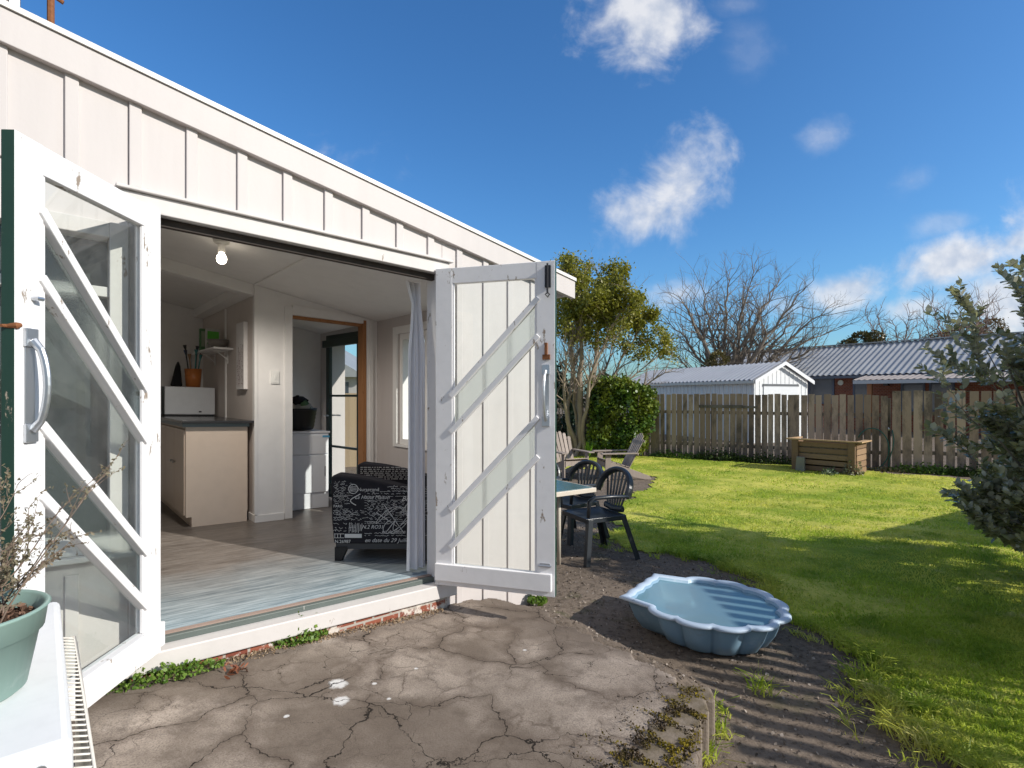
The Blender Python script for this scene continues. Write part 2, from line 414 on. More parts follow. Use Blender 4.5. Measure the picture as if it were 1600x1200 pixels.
# brick footing
t = NT("old_brick")
bk = t.n("ShaderNodeTexBrick"); t.L.new(t.mapping((1, 1, 1), (R(90), 0, 0), t.mapping((1, 1, 1), (0, 0, -HANG))), bk.inputs['Vector'])
bk.inputs['Scale'].default_value = 4.4; bk.inputs['Color1'].default_value = (.2, .06, .04, 1); bk.inputs['Color2'].default_value = (.3, .10, .06, 1)
bk.inputs['Mortar'].default_value = (.4, .36, .32, 1); bk.inputs['Mortar Size'].default_value = .03
fl = t.ramp(t.noise(9, 7, .7), [(.5, 0), (.56, 1)])
m_brick0 = t.fin(t.mix(fl, bk.outputs['Color'], (.62, .56, .5)), .9, .2, normal=t.bump(t.noise(40, 5), .5, .01))
b = H(); b.box(.3, 2.0, -.1, .03, -.4, .116); b.build("brick_footing", m_brick0, house)

# left window
wn = H()
for a in ((-.85, -.78, .68, 2.13), (.23, .3, .68, 2.13)): wn.box(a[0], a[1], -.09, .02, a[2], a[3])
wn.box(-.78, .23, -.09, .02, 2.06, 2.13); wn.box(-.78, .23, -.09, .02, .68, .75); wn.box(-.78, .23, -.07, .0, 1.80, 1.845); wn.box(-.30, -.26, -.068, -.002, .75, 2.06)
wn.box(-.9, .335, .0, .05, .655, .679)
win = wn.build("window", m_trim, house, bevel=.004)
b = H(); b.face([(-.78, -.045, .75), (.23, -.045, .75), (.23, -.045, 2.06), (-.78, -.045, 2.06)]); b.build("window_pane", m_glass, win)
b = H(); b.box(-.84, .31, -.135, -.115, .6, 2.2); b.build("window_dark_sheet", plain("unlit_room_dark", (.045, .05, .055), .8), win)  # dark sheet added behind the pane to stand for the unlit room

# floor: vinyl planks, with the pale blue sky sheen painted in near the threshold
t = NT("vinyl_plank_floor")
mp = t.mapping((1, 1, 1), (0, 0, -HANG))
br = t.n("ShaderNodeTexBrick", offset=.37); t.L.new(mp, br.inputs['Vector']); br.inputs['Scale'].default_value = 1
br.inputs['Brick Width'].default_value = .92; br.inputs['Row Height'].default_value = .15; br.inputs['Mortar Size'].default_value = .0012
br.inputs['Color1'].default_value = (.095, .078, .066, 1); br.inputs['Color2'].default_value = (.17, .145, .125, 1); br.inputs['Mortar'].default_value = (.1, .09, .08, 1)
gr = t.noise(2.5, 7, .65, vec=t.mapping((1.6, 22, 1), (0, 0, 0), mp))
col = t.mix(t.ramp(gr, [(.40, 0), (.68, .8)]), br.outputs['Color'], (.29, .26, .235))
col = t.mix(t.ramp(t.noise(3, 8, .7, vec=t.mapping((2.5, 40, 1), (0, 0, 0), mp)), [(.36, .85), (.50, 0)]), col, (.065, .052, .044))
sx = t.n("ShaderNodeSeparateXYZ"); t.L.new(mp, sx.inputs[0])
sky_sheen = t.math('ADD', sx.outputs[1], t.math('MULTIPLY', t.math('SUBTRACT', t.noise(1.2, 4), .5), .8))
sky_sheen = t.ramp(t.math('MULTIPLY', t.math('ADD', sky_sheen, 0.0), .8), [(.05, 1), (.95, 0)])
col = t.mix(t.math('MULTIPLY', sky_sheen, .75), col, t.mix(t.ramp(gr, [(.35, 0), (.60, 1)]), (.17, .27, .33), (.54, .66, .72)))
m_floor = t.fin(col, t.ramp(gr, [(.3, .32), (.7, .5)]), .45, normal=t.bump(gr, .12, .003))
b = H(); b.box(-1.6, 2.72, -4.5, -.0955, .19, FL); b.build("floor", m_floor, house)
# ceiling with batten joints
b = H(); b.prism([(2.72, zceil(2.72)), (2.72, zceil(2.72) + .04), (-1.75, zceil(-1.75) + .04), (-1.75, zceil(-1.75))], -4.75, -.1)
ce = b.build("ceiling", m_ceil, house)
b = H(); zz = lambda u: zceil(u) - .001
b.prism([(1.48, zz(1.48) - .012), (1.52, zz(1.52) - .012), (1.52, zz(1.52)), (1.48, zz(1.48))], -2.33, -.1)
b.build("ceiling_batten", m_ceil, ce)
b = H(); b.prism([(-1.6, zceil(-1.6) - .13), (1.498, zceil(1.498) - .10), (1.498, zceil(1.498) - .001), (-1.6, zceil(-1.6) - .001)], -2.47, -2.36)
b.build("ceiling_beam", m_room, house, bevel=.004)
b = H(); b.prism([(1.40, zceil(1.4) - .09), (1.498, zceil(1.498) - .09), (1.498, zceil(1.498) - .002), (1.40, zceil(1.4) - .002)], -4.49, -2.475)
b.build("cornice", m_room, house)
# inner walls
b = H()
zc = lambda u: zceil(u) - .002
def iw(u0, u1, z0=.2, z1=None, v0=-2.45, v1=-2.35): b.prism([(u0, z0), (u1, z0), (u1, z1 or zc(u1)), (u0, z1 or zc(u0))], v0, v1)
iw(1.5, 1.826); iw(2.592, 2.719); iw(1.826, 2.592, 2.19)
pw = b.build("partition_wall", m_room, house, bevel=.002)
b = H()
b.box(1.755, 1.826, -2.349, -2.33, .24, 2.26); b.prism([(1.827, 2.19), (2.555, 2.19), (2.555, zc(2.555) - .004), (1.827, 2.285)], -2.349, -2.332)
b.box(2.625, 2.665, -2.349, -2.33, .24, zc(2.66) - .002)
b.build("architrave", m_room, pw, bevel=.002)
b = H(); b.box(2.553, 2.5915, -2.46, -2.345, .24, 2.225); b.box(1.8265, 2.552, -2.449, -2.37, 2.165, 2.189)
b.build("raw_door_jamb", m_raw, pw)
b = H(); b.box(1.5, 1.75, -2.349, -2.338, .237, .30); b.box(1.488, 1.4995, -4.4, -2.338, .237, .30)
b.build("skirting", m_room, pw)
b = H(); b.box(1.485, 1.512, -2.348, -2.336, .31, zc(1.51) - .01); b.box(1.488, 1.499, -3.42, -3.38, .24, zc(1.49) - .1)
b.build("corner_batten", m_room, pw)
b = H(); b.box(1.63, 1.705, -2.349, -2.336, 1.52, 1.64); b.box(1.645, 1.69, -2.335, -2.332, 1.53, 1.63); b.box(1.66, 1.675, -2.333, -2.327, 1.56, 1.60)
b.build("light_switch", plain("white_plastic", (.82, .82, .8), .35), pw, bevel=.002)
b = H(); b.box(1.5, 1.6, -4.5, -2.4505, .2, 2.43 - .01); b.build("kitchen_side_wall", paint("kitchen_wall_paint", (.62, .56, .52), .03, 1.5, .6, bump=.03), house)
b = H(); b.prism([(-1.7, .1), (2.72, .1), (2.72, zc(2.72)), (-1.7, zc(-1.7))], -4.6, -4.5); b.build("kitchen_back_wall", m_room, house)
b = H(); b.prism([(1.601, .2), (2.719, .2), (2.719, zc(2.719)), (1.601, zc(1.6))], -4.0, -3.9); b.build("laundry_back_wall", m_room, house)
b = H(); b.box(-1.7, -1.6, -4.5, -.1, .1, zc(-1.6)); b.build("kitchen_end_wall", m_room, house)
# outside wall on the lawn side: window opening and back-door opening
b = H()
def sw(v0, v1, z0, z1): b.prism([(2.72, z0), (2.895, z0), (2.895, z1 if z1 < 2.1 else z1 - .028), (2.72, z1)], v0, v1, 'v')
zsw = zroof(2.72) - .105
sw(-.9, -.1, -.5, zsw); sw(-1.9, -.9, -.5, .95); sw(-1.9, -.9, 2.06, zsw); sw(-2.58, -1.9, -.5, zsw); sw(-3.56, -2.58, -.5, .2); sw(-3.56, -2.58, 2.16, zsw); sw(-4.6, -3.56, -.5, zsw)
b.build("side_wall", m_cream, house)
b = H()
for (v0, v1, z0, z1) in ((-1.9, -1.84, .95, 2.06), (-.96, -.9, .95, 2.06), (-1.84, -.96, 2.0, 2.06), (-1.84, -.96, .95, 1.01), (-1.43, -1.39, 1.01, 2.0)):
    b.box(2.735, 2.875, v0, v1, z0, z1)
b.box(2.695, 2.735, -1.97, -.83, .93, .95); b.box(2.7, 2.7195, -1.98, -1.9, .951, 2.13); b.box(2.7, 2.7195, -.9, -.82, .951, 2.13); b.box(2.7, 2.7195, -1.899, -.901, 2.06, 2.13)
sw_ = b.build("window", m_room, house, bevel=.002)
b = H(); b.face([(2.81, -1.84, 1.01), (2.81, -.96, 1.01), (2.81, -.96, 2.0), (2.81, -1.84, 2.0)]); b.build("window_pane", m_glass, sw_)

# back door: glazed dark green leaf standing open inside the doorway
def leaf_xf(P, e, m): return lambda x, y, z: (P[0] + e[0] * x + m[0] * y, P[1] + e[1] * x + m[1] * y, z)
p0 = HX(2.625, -2.50, 0); p1 = HX(2.555, -3.232, 0)
e = Vector((p1[0] - p0[0], p1[1] - p0[1])).normalized(); mm = Vector((-e.y, e.x))
if mm.x > 0: mm = -mm
xf = leaf_xf((p0[0], p0[1]), e, mm); z0 = .185; zt_ = 2.055
b = MB(xf); m_dgreen = plain("dark_green_paint", (.028, .045, .04), .4, .4)
b.box(0, .06, 0, .04, z0, zt_); b.box(.66, .735, 0, .04, z0, zt_); b.box(.06, .66, .001, .039, zt_ - .12, zt_); b.box(.06, .66, .001, .039, z0, z0 + .16)
b.box(.06, .66, .004, .036, z0 + 1.16, z0 + 1.185); b.box(.06, .66, .004, .036, z0 + .58, z0 + .605)
b.box(-.02, .76, .041, .075, zt_ - .14, zt_ - .06)
bd = b.build("back_door", m_dgreen, house, bevel=.004)
b = MB(xf); b.face([(.06, .02, z0 + .16), (.66, .02, z0 + .16), (.66, .02, zt_ - .12), (.06, .02, zt_ - .12)]); b.build("glass_pane", m_glass, bd)
b = MB(xf); b.tube([(.685, .04, 1.13), (.685, .09, 1.13), (.58, .095, 1.13)], .009); b.tube([(.685, 0, 1.13), (.685, -.05, 1.13), (.58, -.055, 1.13)], .009); b.build("lever_handle", m_steel, bd, smooth=True)

# french doors
DW = .778; DH = 2.012
def clip(poly, a, c, keep_above):
    out = []
    for i in range(len(poly)):
        p, q = poly[i], poly[(i + 1) % len(poly)]
        fp = p[1] - (a + c * p[0]); fq = q[1] - (a + c * q[0])
        if not keep_above: fp, fq = -fp, -fq
        if fp >= 0: out.append(p)
        if fp * fq < 0:
            k = fp / (fp - fq); out.append((p[0] + k * (q[0] - p[0]), p[1] + k * (q[1] - p[1])))
    return out
def french_door(pin, e, m, zb, left):
    xf = leaf_xf(pin, e, m); W_ = DW; T = .042; st = .115
    b = MB(xf)
    b.box(0, st, 0, T, zb, zb + DH); b.box(W_ - st, W_, 0, T, zb, zb + DH)
    b.box(st, W_ - st, .001, T - .001, zb + DH - .10, zb + DH - .001); b.box(st, W_ - st, .001, T - .001, zb + .001, zb + .135)
    b.box(.0 + .004, W_ - .02, T - .002, T + .022, zb + .035, zb + .14)
    zl = [zb + k for k in (1.21, .984, .492, .257)]; rise = .57; x0 = st; sl = rise / (W_ - 2 * st)
    for z in zl:
        b.bar((x0 - .012, .031, z - .012 * sl), (W_ - st + .012, .031, z + rise + .012 * sl), .033, .041, up=(0, 1, 0))
    # glazing beads along stiles
    for (xa, xb) in ((st, st + .012), (W_ - st - .012, W_ - st)): b.box(xa, xb, .024, .038, zb + .136, zb + DH - .101)
    o = b.build("french_door", [m_white, m_green], house, bevel=.003)
    me = o.data; ex = Vector((e[0], e[1], 0)); mx = Vector((m[0], m[1], 0))
    for p in me.polygons:
        far = (Vector(p.center) + Vector(house["_o"]) - Vector((pin[0], pin[1], 0))).dot(ex) > W_ - .002
        if p.normal.dot(mx) < -.6 or (p.normal.dot(ex) > .9 and far): p.material_index = 1
    rect = [(st, zb + .135), (W_ - st, zb + .135), (W_ - st, zb + DH - .1), (st, zb + DH - .1)]
    lines = [(z - sl * x0, sl) for z in zl]
    regs = [(None, 0, 0), (0, 1, 1), (1, 2, 0), (2, 3, 1), (3, None, 0)]
    for up, lo, fr in regs:
        pg = rect
        if up is not None: pg = clip(pg, lines[up][0], sl, False)
        if up is None: pg = clip(pg, lines[0][0], sl, True)
        elif lo is not None: pg = clip(pg, lines[lo][0], sl, True)
        if len(pg) < 3: continue
        g = MB(xf); g.face([(x, .02, z) for x, z in pg])
        g.build("frosted_pane" if fr else "glass_pane", m_frost if fr else m_glass_dirty, o)
    hx = W_ - .055; hz = zb + 1.05; hl = .31
    g = MB(xf); g.box(hx - .02, hx + .02, T, T + .004, hz + .03, hz + hl - .03)
    for zz_ in (hz, hz + hl): g.box(hx - .024, hx + .024, T, T + .012, zz_ - .03, zz_ + .03)
    arc = [(hx, T + .012, hz + .01)] + [(hx, T + .012 + .045 * math.sin(math.pi * k / 10) ** .5, hz + .01 + (hl - .02) * k / 10) for k in range(1, 10)] + [(hx, T + .012, hz + hl - .01)]
    g.tube(arc, [.011] + [.0085] * 9 + [.011], 10, flat=1.5)
    g.build("pull_handle", m_steel, o, bevel=.003)
    g = MB(xf)
    if left:
        g.tube([(hx - .012, T, hz + .44), (hx - .012, T + .018, hz + .44), (hx - .03, T + .02, hz + .44)], .007, 10); g.build("latch", m_steel, o)
        g = MB(xf); g.lathe([(0, 0), (.02, .002), (.024, .01), (.01, .02), (0, .022)], (0, 0, 0), 10)
        g.V = []; g.F = []; g.M = []
        g.tube([(W_ + .022, .02, hz + .34), (W_ + .002, .02, hz + .341), (W_ - .004, T + .003, hz + .343), (W_ - .016, T + .006, hz + .346)], [.005, .006, .011, .007], 9); g.build("rusty_catch", m_rust, o)
    else:
        g.box(W_ - .06, W_ - .025, T, T + .014, zb + DH - .16, zb + DH - .03); g.tube([(W_ - .042, T + .02, zb + DH - .2), (W_ - .042, T + .02, zb + DH - .02)], .006, 8)
        g.tube([(W_ - .042, T + .012, zb + DH - .19), (W_ - .055, T + .02, zb + DH - .205), (W_ - .042, T + .012, zb + DH - .22), (W_ - .03, T + .02, zb + DH - .205)], .004, 6, closed=True)
        g.build("barrel_bolt", m_black, o)
        g = MB(xf); g.box(W_ - .075, W_ - .03, T, T + .012, hz + .37, hz + .40); g.box(W_ - .06, W_ - .045, T, T + .02, hz + .40, hz + .47); g.build("latch", m_rust, o)
        g = MB(xf); g.box(W_ - .09, W_ - .03, T, T + .006, zb + .175, zb + .2); g.tube([(W_ - .1, T + .012, zb + .187), (W_ - .02, T + .012, zb + .187)], .006, 8); g.build("barrel_bolt", m_steel, o)
    for zz_ in (zb + .25, zb + 1.7):
        g = MB(xf); g.tube([(-.004, -.004, zz_ - .05), (-.004, -.004, zz_ + .05)], .008, 8); g.build("hinge", m_steel, o)
    return o
def hp(u, v): q = HX(u, v, 0); return (q[0], q[1])
def hv(a, c): return Vector((a * dU.x + c * dN.x, a * dU.y + c * dN.y)).normalized()
eR = hv(.532, .846); mR = Vector((-eR.y, eR.x)); mR = mR if mR.y < 0 else -mR
eL = hv(-.616, .788); mL = Vector((-eL.y, eL.x)); mL = mL if mL.x > 0 else -mL
french_door(hp(1.94, .018), eR, mR, .155, False)
french_door(hp(.385, .018), eL, mL, .188, True)

# chimney and aerial mast on the roof
m_flue = plain("weathered_chimney", (.22, .2, .19), .9, .2, 0, .25, 5, .4)
b = H(); b.box(-.75, -.1, -2.0, -1.45, 2.75, 4.6); ch = b.build("chimney", m_flue, house)
b = H(); b.box(-.14, -.092, -1.47, -1.44, 2.8, 4.6); b.build("flashing_strip", m_steel, ch)
b = H(); b.tube([(.045, -1.0, 2.78), (.045, -1.0, 3.75)], .017, 8); b.tube([(.0, -1.0, 3.62), (.10, -1.0, 3.58)], .012, 8); b.build("aerial_mast", m_rust, house)

# ------------------------------------------------------------------ room contents
def at(px, Y): return (px - 800) / F * Y
lc = HX(.99, -1.36, zceil(.99)); ul, vl = .99, -1.36
lamp = thing("ceiling_light", "bare lit round bulb in a white batten holder under the room ceiling", "lamp", lc)
b = MB(); b.lathe([(0, 0), (.055, 0), (.05, -.02), (.026, -.03), (.024, -.085), (.0, -.085)], lc, 20); b.build("lamp_holder", plain("holder_plastic", (.7, .68, .64), .4), lamp, smooth=True)
b = MB(); b.lathe([(.018, -.085), (.020, -.095), (.031, -.112), (.035, -.132), (.030, -.153), (.016, -.166), (0, -.169)], lc, 20); b.build("bulb", emit("lit_bulb", (1, .88, .70), 9), lamp, smooth=True)
pl = bpy.data.objects.new("bulb_glow", bpy.data.lights.new("bulb_glow", 'SPOT')); COL.objects.link(pl)
pl.parent = lamp; pl.location = (0, 0, -.26); pl.data.energy = 66; pl.data.spot_size = R(172); pl.data.spot_blend = .55; pl.data.color = (1, .92, .82); pl.data.shadow_soft_size = .06

# curtain
cb_ = HX(1.88, -.15, FL)
b = H(); n = 46
for k in range(n):
    pass
rows = []
for zi, z in enumerate(np.linspace(.262, 2.17, 14)):
    row = []
    pinch = 1 - .55 * math.exp(-((z - 2.0) / .16) ** 2)
    for k in range(n + 1):
        s_ = k / n; uu = 1.893 + (s_ - .5) * .13 * pinch * (1.15 - .10 * z) - .03 * max(0, z - 2.0) / .17
        vv = -.185 + .03 * math.sin(s_ * 2 * math.pi * 2.4 + .5 * math.sin(z * 1.7)) * (.6 + .4 * math.sin(z * 1.1 + s_ * 5)) + .008 * math.sin(s_ * 31 + z)
        row.append(b.v(uu, vv, z))
    rows.append(row)
for A, B in zip(rows, rows[1:]):
    for k in range(n): b.F.append([A[k], A[k + 1], B[k + 1], B[k]]); b.M.append(0)
t = NT("curtain_cloth"); t.fin(t.mix(t.noise(30), (.74, .735, .76), (.80, .795, .82)), .85, .2)
cu = b.build("curtain", t.mat, None, smooth=True, base=cb_); tag(cu, "pale lilac gathered curtain hanging inside the right side of the opening", "curtain")

# armchair printed with script
AX, AY, AZ = -1.28, 3.84, HX(1.7, -.8, FL)[2]
arm = thing("armchair", "black armchair printed with white handwriting beside the curtain", "armchair", (-.9, 4.25, AZ))
t = NT("black_fabric"); m_fab = t.fin(t.mix(t.noise(40), (.012, .012, .016), (.028, .026, .032)), .9, .2, normal=t.bump(t.noise(300, 2), .3, .002))
m_ink = plain("white_print", (.62, .61, .6), .9, .1)
def text_mesh(txt, size, shear=0.0):
    c = bpy.data.curves.new("print", 'FONT'); c.body = txt; c.size = size; c.shear = shear; c.resolution_u = 3
    o = bpy.data.objects.new("print", c); COL.objects.link(o)
    dg = bpy.context.evaluated_depsgraph_get(); dg.update()
    me = bpy.data.meshes.new_from_object(o.evaluated_get(dg))
    V = [tuple(v.co) for v in me.vertices]; Fs = [list(p.vertices) for p in me.polygons]
    bpy.data.objects.remove(o); bpy.data.curves.remove(c); bpy.data.meshes.remove(me)
    return V, Fs
def arm_top(s):                                  # s 0 at the front (left), 1 at the back
    return .625 - .12 * (s ** .7) * (1.0) + .018 * math.sin(s * 5.2) if s > .06 else .60 + .025 * (s / .06)
ALEN = .74; ATH = .15
def arm_panel(y0, ink):
    b = MB(); n = 24; xs = [k / n for k in range(n + 1)]
    top = [(AX + ALEN * s, AZ + arm_top(s)) for s in xs]
    poly = [(AX + .02, AZ + .125)] + [(AX + .004, AZ + .3)] + top + [(AX + ALEN, AZ + .125)]
    A = [b.v(x, y0, z) for x, z in poly]; B = [b.v(x, y0 + ATH, z) for x, z in poly]
    b.F += [A, B[::-1]]; b.M += [0, 0]
    for k in range(len(poly)): b.F.append([A[k], B[k], B[(k + 1) % len(poly)], A[(k + 1) % len(poly)]]); b.M.append(0)
    o = b.build("arm", m_fab, arm, bevel=.018, seg=3)
    return o
def ink_on(y, z_off=0.0, rnd=1, shift=0.0):
    g = random.Random(rnd); b = MB(); yy = y - .0025
    def put(txt, px, pz, size, shear=.0):
        V, Fs = text_mesh(txt, size, shear); i0 = len(b.V)
        for x, yv, _z in V: b.V.append((AX + px + x, yy, AZ + pz + yv))
        for f in Fs: b.F.append([i + i0 for i in f]); b.M.append(0)
    def rib(pts, w):
        for (x0, z0), (x1, z1) in zip(pts, pts[1:]):
            dx, dz = x1 - x0, z1 - z0; l = math.hypot(dx, dz) or 1; nx, nz = -dz / l * w, dx / l * w
            b.face([(AX + x0 - nx, yy, AZ + z0 - nz), (AX + x1 - nx, yy, AZ + z1 - nz), (AX + x1 + nx, yy, AZ + z1 + nz), (AX + x0 + nx, yy, AZ + z0 + nz)])
    def cursive(x0, x1, z, h, w=.0011):
        h *= .7; x = x0; pts = []; k = 0
        while x < x1:
            if g.random() < .14:
                if len(pts) > 1: rib(pts, w)
                pts = []; x += .012
            pts.append((x, z + h * (g.random() - .35) * (2.0 if g.random() < .15 else 1))); x += g.uniform(.003, .007)
        if len(pts) > 1: rib(pts, w)
    put("Nurserond", .19, .50, .034); put("PARIS", .02, .385, .026); put("LYON", .26, .268, .024); put("N.2 RO31", .22, .235, .036, .3)
    put("N.26987", .03, .134, .032); put("en date du 29 Juillet", .24, .14, .040, .35); put("est de Vienne", .36, .205, .03, .4)
    put("Bien", .50, .43, .05, .4); put("La Haute Maison", .17, .445, .036, .4)
    rib([(.12, .515 + .028 * 0)] + [], .002)
    rib([(.16 + .033 * math.cos(a * .35), .515 + .033 * math.sin(a * .35)) for a in range(19)], .002)
    for q in range(4): rib([(.135, .50 + q * .01), (.185, .50 + q * .01)], .0016)
    # large initial and flourishes
    rib([(.18 - .04 * math.sin(a * .5), .40 + .01 * a) for a in range(9)], .003)
    for (c0, c1, r0, r1, ph) in ((.42, .33, .10, .06, 0), (.52, .29, .08, .07, 1), (.46, .25, .09, .05, 2), (.58, .38, .05, .06, 3)):
        rib([(c0 + r0 * math.cos(a * .33 + ph), c1 + r1 * math.sin(a * .47 + ph)) for a in range(20)], .0018)
    rib([(.38, .40), (.52, .20)], .0022); rib([(.55, .42), (.40, .22)], .0022); rib([(.32, .35), (.47, .25)], .0016)
    b.face([(AX + .10, yy, AZ + .17), (AX + .22, yy, AZ + .17), (AX + .22, yy, AZ + .198), (AX + .10, yy, AZ + .198)])
    for q in range(3): rib([(.03 + .02 * q, .17), (.03 + .02 * q, .198)], .0018)
    rib([(.025, .17), (.095, .17)], .0016); rib([(.025, .198), (.095, .198)], .0016)
    for z in (.565, .545, .53, .515, .495, .475): cursive(.02, .11, z, .010)
    for z in (.46, .435, .41): cursive(.02, .14, z, .012)
    for z in (.36, .345, .33, .31, .295): cursive(.02, .24, z, .012)
    for z in (.48, .425, .405, .385, .365, .345, .325, .30): cursive(.26, .70, z, .014)
    for z in (.53, .515, .50): cursive(.40, .70, z, .010)
    for z in (.27, .24, .22): cursive(.02, .18, z, .016)
    for z in (.555, .538, .523, .505, .487, .468, .448, .424, .372, .352, .338, .32, .303): cursive(.025, .16, z, .008, .0009)
    for z in (.495, .463, .435, .415, .395, .375, .355, .335, .312, .285, .27): cursive(.24, .70, z, .008, .0009)
    for z in (.185, .20): cursive(.24, .70, z, .010)
    # plumes of upright strokes
    for q in range(9): x = .13 + q * .011; rib([(x, .20 + g.random() * .02), (x + .004, .26 + g.random() * .02)], .0016)
    return b
a1 = arm_panel(AY, True); ink_on(AY).build("printed_script", m_ink, a1)
a2 = arm_panel(AY + .65, True)
b = MB()
for q in range(7):
    z = AZ + .58 - q * .016; x = AX + .03
    while x < AX + .6:
        l = random.uniform(.01, .04); b.face([(x, AY + .647, z), (x + l, AY + .647, z), (x + l, AY + .647, z + .004), (x, AY + .647, z + .004)]); x += l + random.uniform(.004, .015)
b.build("printed_script", m_ink, a2)
b = MB(); b.box(AX + .05, AX + ALEN - .12, AY + ATH + .002, AY + .648, AZ + .13, AZ + .42); b.build("seat", m_fab, arm, bevel=.03)
b = MB(); b.prism([(AX + ALEN - .15, AZ + .3), (AX + ALEN + .0, AZ + .3), (AX + ALEN + .04, AZ + .74), (AX + ALEN - .06, AZ + .74)], AY + ATH + .002, AY + .648, 'v'); b.build("backrest", m_fab, arm, bevel=.03)
b = MB(); b.box(AX + .03, AX + ALEN - .03, AY + .02, AY + .78, AZ + .085, AZ + .124); b.build("base_rail", plain("dark_grey_frame", (.05, .05, .055), .5), arm)
m_leg = plain("black_leg", (.012, .012, .014), .4)
for sx_ in (0, 1):
    for sy in (0, 1):
        x0 = AX + (.025 if sx_ == 0 else ALEN - .12); y0 = AY + (.01 if sy == 0 else .70)
        b = MB(); b.prism([(x0, AZ + .001), (x0 + .045, AZ + .001), (x0 + .09, AZ + .1), (x0, AZ + .1)] if sx_ == 0 else [(x0 + .05, AZ + .001), (x0 + .095, AZ + .001), (x0 + .095, AZ + .1), (x0, AZ + .1)], y0, y0 + .06, 'v'); b.build("leg", m_leg, arm)

# kitchen counter
ck = HX(1.2, -2.8, FL)
cab = thing("kitchen_counter", "cream kitchen cabinet with a dark worktop against the kitchen wall", "kitchen counter", ck)
m_cab = paint("cabinet_cream", (.72, .60, .50), .04, 2, .4, bump=.04)
b = H(); b.prism([(.965, .33), (1.46, .33), (1.46, 1.115), (.965, 1.115)], -4.3, -2.46); b.box(1.0, 1.44, -4.28, -2.475, FL, .33)
b.build("cabinet", m_cab, cab, bevel=.003)
b = H(); b.prism([(1.0, FL + .001), (1.45, FL + .001), (1.45, 1.114), (.955, 1.114), (.955, .325), (1.0, .325)], -2.4595, -2.445); b.build("end_panel", m_cab, cab, bevel=.002)
for k in range(3):
    v1 = -2.475 - k * .45
    b = H(); b.box(.945, .963, v1 - .44, v1, .34, 1.09); d_ = b.build("cabinet_door", m_cab, cab, bevel=.003)
    b = H(); vk = v1 - (.39 if k % 2 == 0 else .05); b.tube([(.944, vk, .78), (.92, vk, .78)], [.008, .014], 10); b.build("knob", m_steel, d_)
b = H(); b.box(.915, 1.499, -4.32, -2.375, 1.15, 1.172); b.build("worktop", plain("dark_laminate", (.035, .036, .042), .22, .5), cab, bevel=.003)
b = H(); b.box(.93, 1.47, -4.31, -2.44, 1.116, 1.149); b.build("worktop_edging", plain("blue_grey_edge", (.20, .26, .29), .4), cab)
mwb = HX(1.2, -3.9, 1.173)
mw = thing("microwave", "white and silver microwave on the dark kitchen worktop", "microwave", mwb)
b = H(); b.box(.99, 1.47, -4.1, -3.75, 1.19, 1.49); b.build("body", plain("silver_white_metal", (.62, .63, .66), .35, .5, .2), mw, bevel=.008)
b = H(); b.box(.965, .989, -4.1, -3.75, 1.19, 1.485); b.build("door", plain("black_gloss", (.015, .015, .018), .15), mw, bevel=.004)
b = H(); b.box(1.0, 1.46, -4.08, -3.77, 1.173, 1.1895); b.build("foot_plate", m_black, mw)
b = H(); b.box(1.31, 1.335, -3.7495, -3.745, 1.215, 1.23); b.build("badge", m_black, mw)
toaster = H(); toaster.box(.99, 1.2, -4.28, -4.13, 1.175, 1.42)
tag(toaster.build("toaster", plain("dark_bronze", (.10, .085, .08), .3, .5, .5), None, bevel=.02, base=HX(1.1, -4.2, 1.173)), "dark toaster beside the microwave at the back of the worktop", "toaster")
ub = HX(1.28, -3.88, 1.492)
cr = thing("utensil_crock", "orange crock full of kitchen utensils standing on the microwave", "crock", ub)
b = MB(); b.lathe([(0, 0), (.07, 0), (.085, .2), (.078, .2), (.066, .02), (0, .02)], ub, 20); b.build("pot", plain("orange_glaze", (.40, .13, .03), .4), cr, smooth=True)
cols = [(.05, .2, .2), (.3, .04, .04), (.05, .05, .06), (.4, .4, .42), (.08, .12, .25), (.03, .03, .03), (.25, .15, .08)]
for k in range(8):
    a = k * .8; c = Vector(ub); top = c + Vector((.075 * math.cos(a), .075 * math.sin(a), .30 + .05 * (k % 3)))
    b = MB(); b.tube([c + Vector((.03 * math.cos(a), .03 * math.sin(a), .03)), top, top + Vector((.01 * math.cos(a), .01 * math.sin(a), .06))], [.006, .007, .02], 8, flat=.5)
    b.build("utensil", plain("utensil_colour", cols[k % 7], .4), cr, smooth=True)
b = H(); b.prism([(1.075, 1.492), (1.19, 1.492), (1.17, 1.72), (1.15, 1.78), (1.125, 1.72)], -4.0, -3.93)
tag(b.build("tea_cosy", plain("black_cloth", (.01, .01, .012), .9), None, bevel=.02, base=HX(1.13, -3.96, 1.492)), "black pointed cloth cover standing on the microwave left of the crock", "cover")
sh = thing("wall_shelf", "short white shelf with brackets on the kitchen wall above the microwave", "shelf", HX(1.41, -3.6, 1.86))
b = H(); b.box(1.315, 1.498, -4.1, -3.11, 1.872, 1.892); b.build("board", m_room, sh, bevel=.002)
for vv in (-3.3, -3.85):
    b = H(); b.tube([(1.35, vv, 1.866), (1.49, vv, 1.866), (1.49, vv, 1.74)], .007, 6); b.tube([(1.38, vv, 1.866), (1.49, vv, 1.78)], .006, 6); b.build("bracket", plain("white_enamel", (.75, .74, .72), .4), sh)
def pack(name, lab, u0, u1, v0, v1, z1, mt, cat, extra=None):
    o = thing(name, lab, cat, HX((u0 + u1) / 2, (v0 + v1) / 2, 1.893)); b = H(); b.box(u0, u1, v0, v1, 1.893, z1); b.build("carton", mt, o, bevel=.002)
    if extra: b = H(); b.box(u0 + .01, u1 - .01, v1 + .0005, v1 + .002, 1.95, z1 - .03); b.build("printed_front", extra, o)
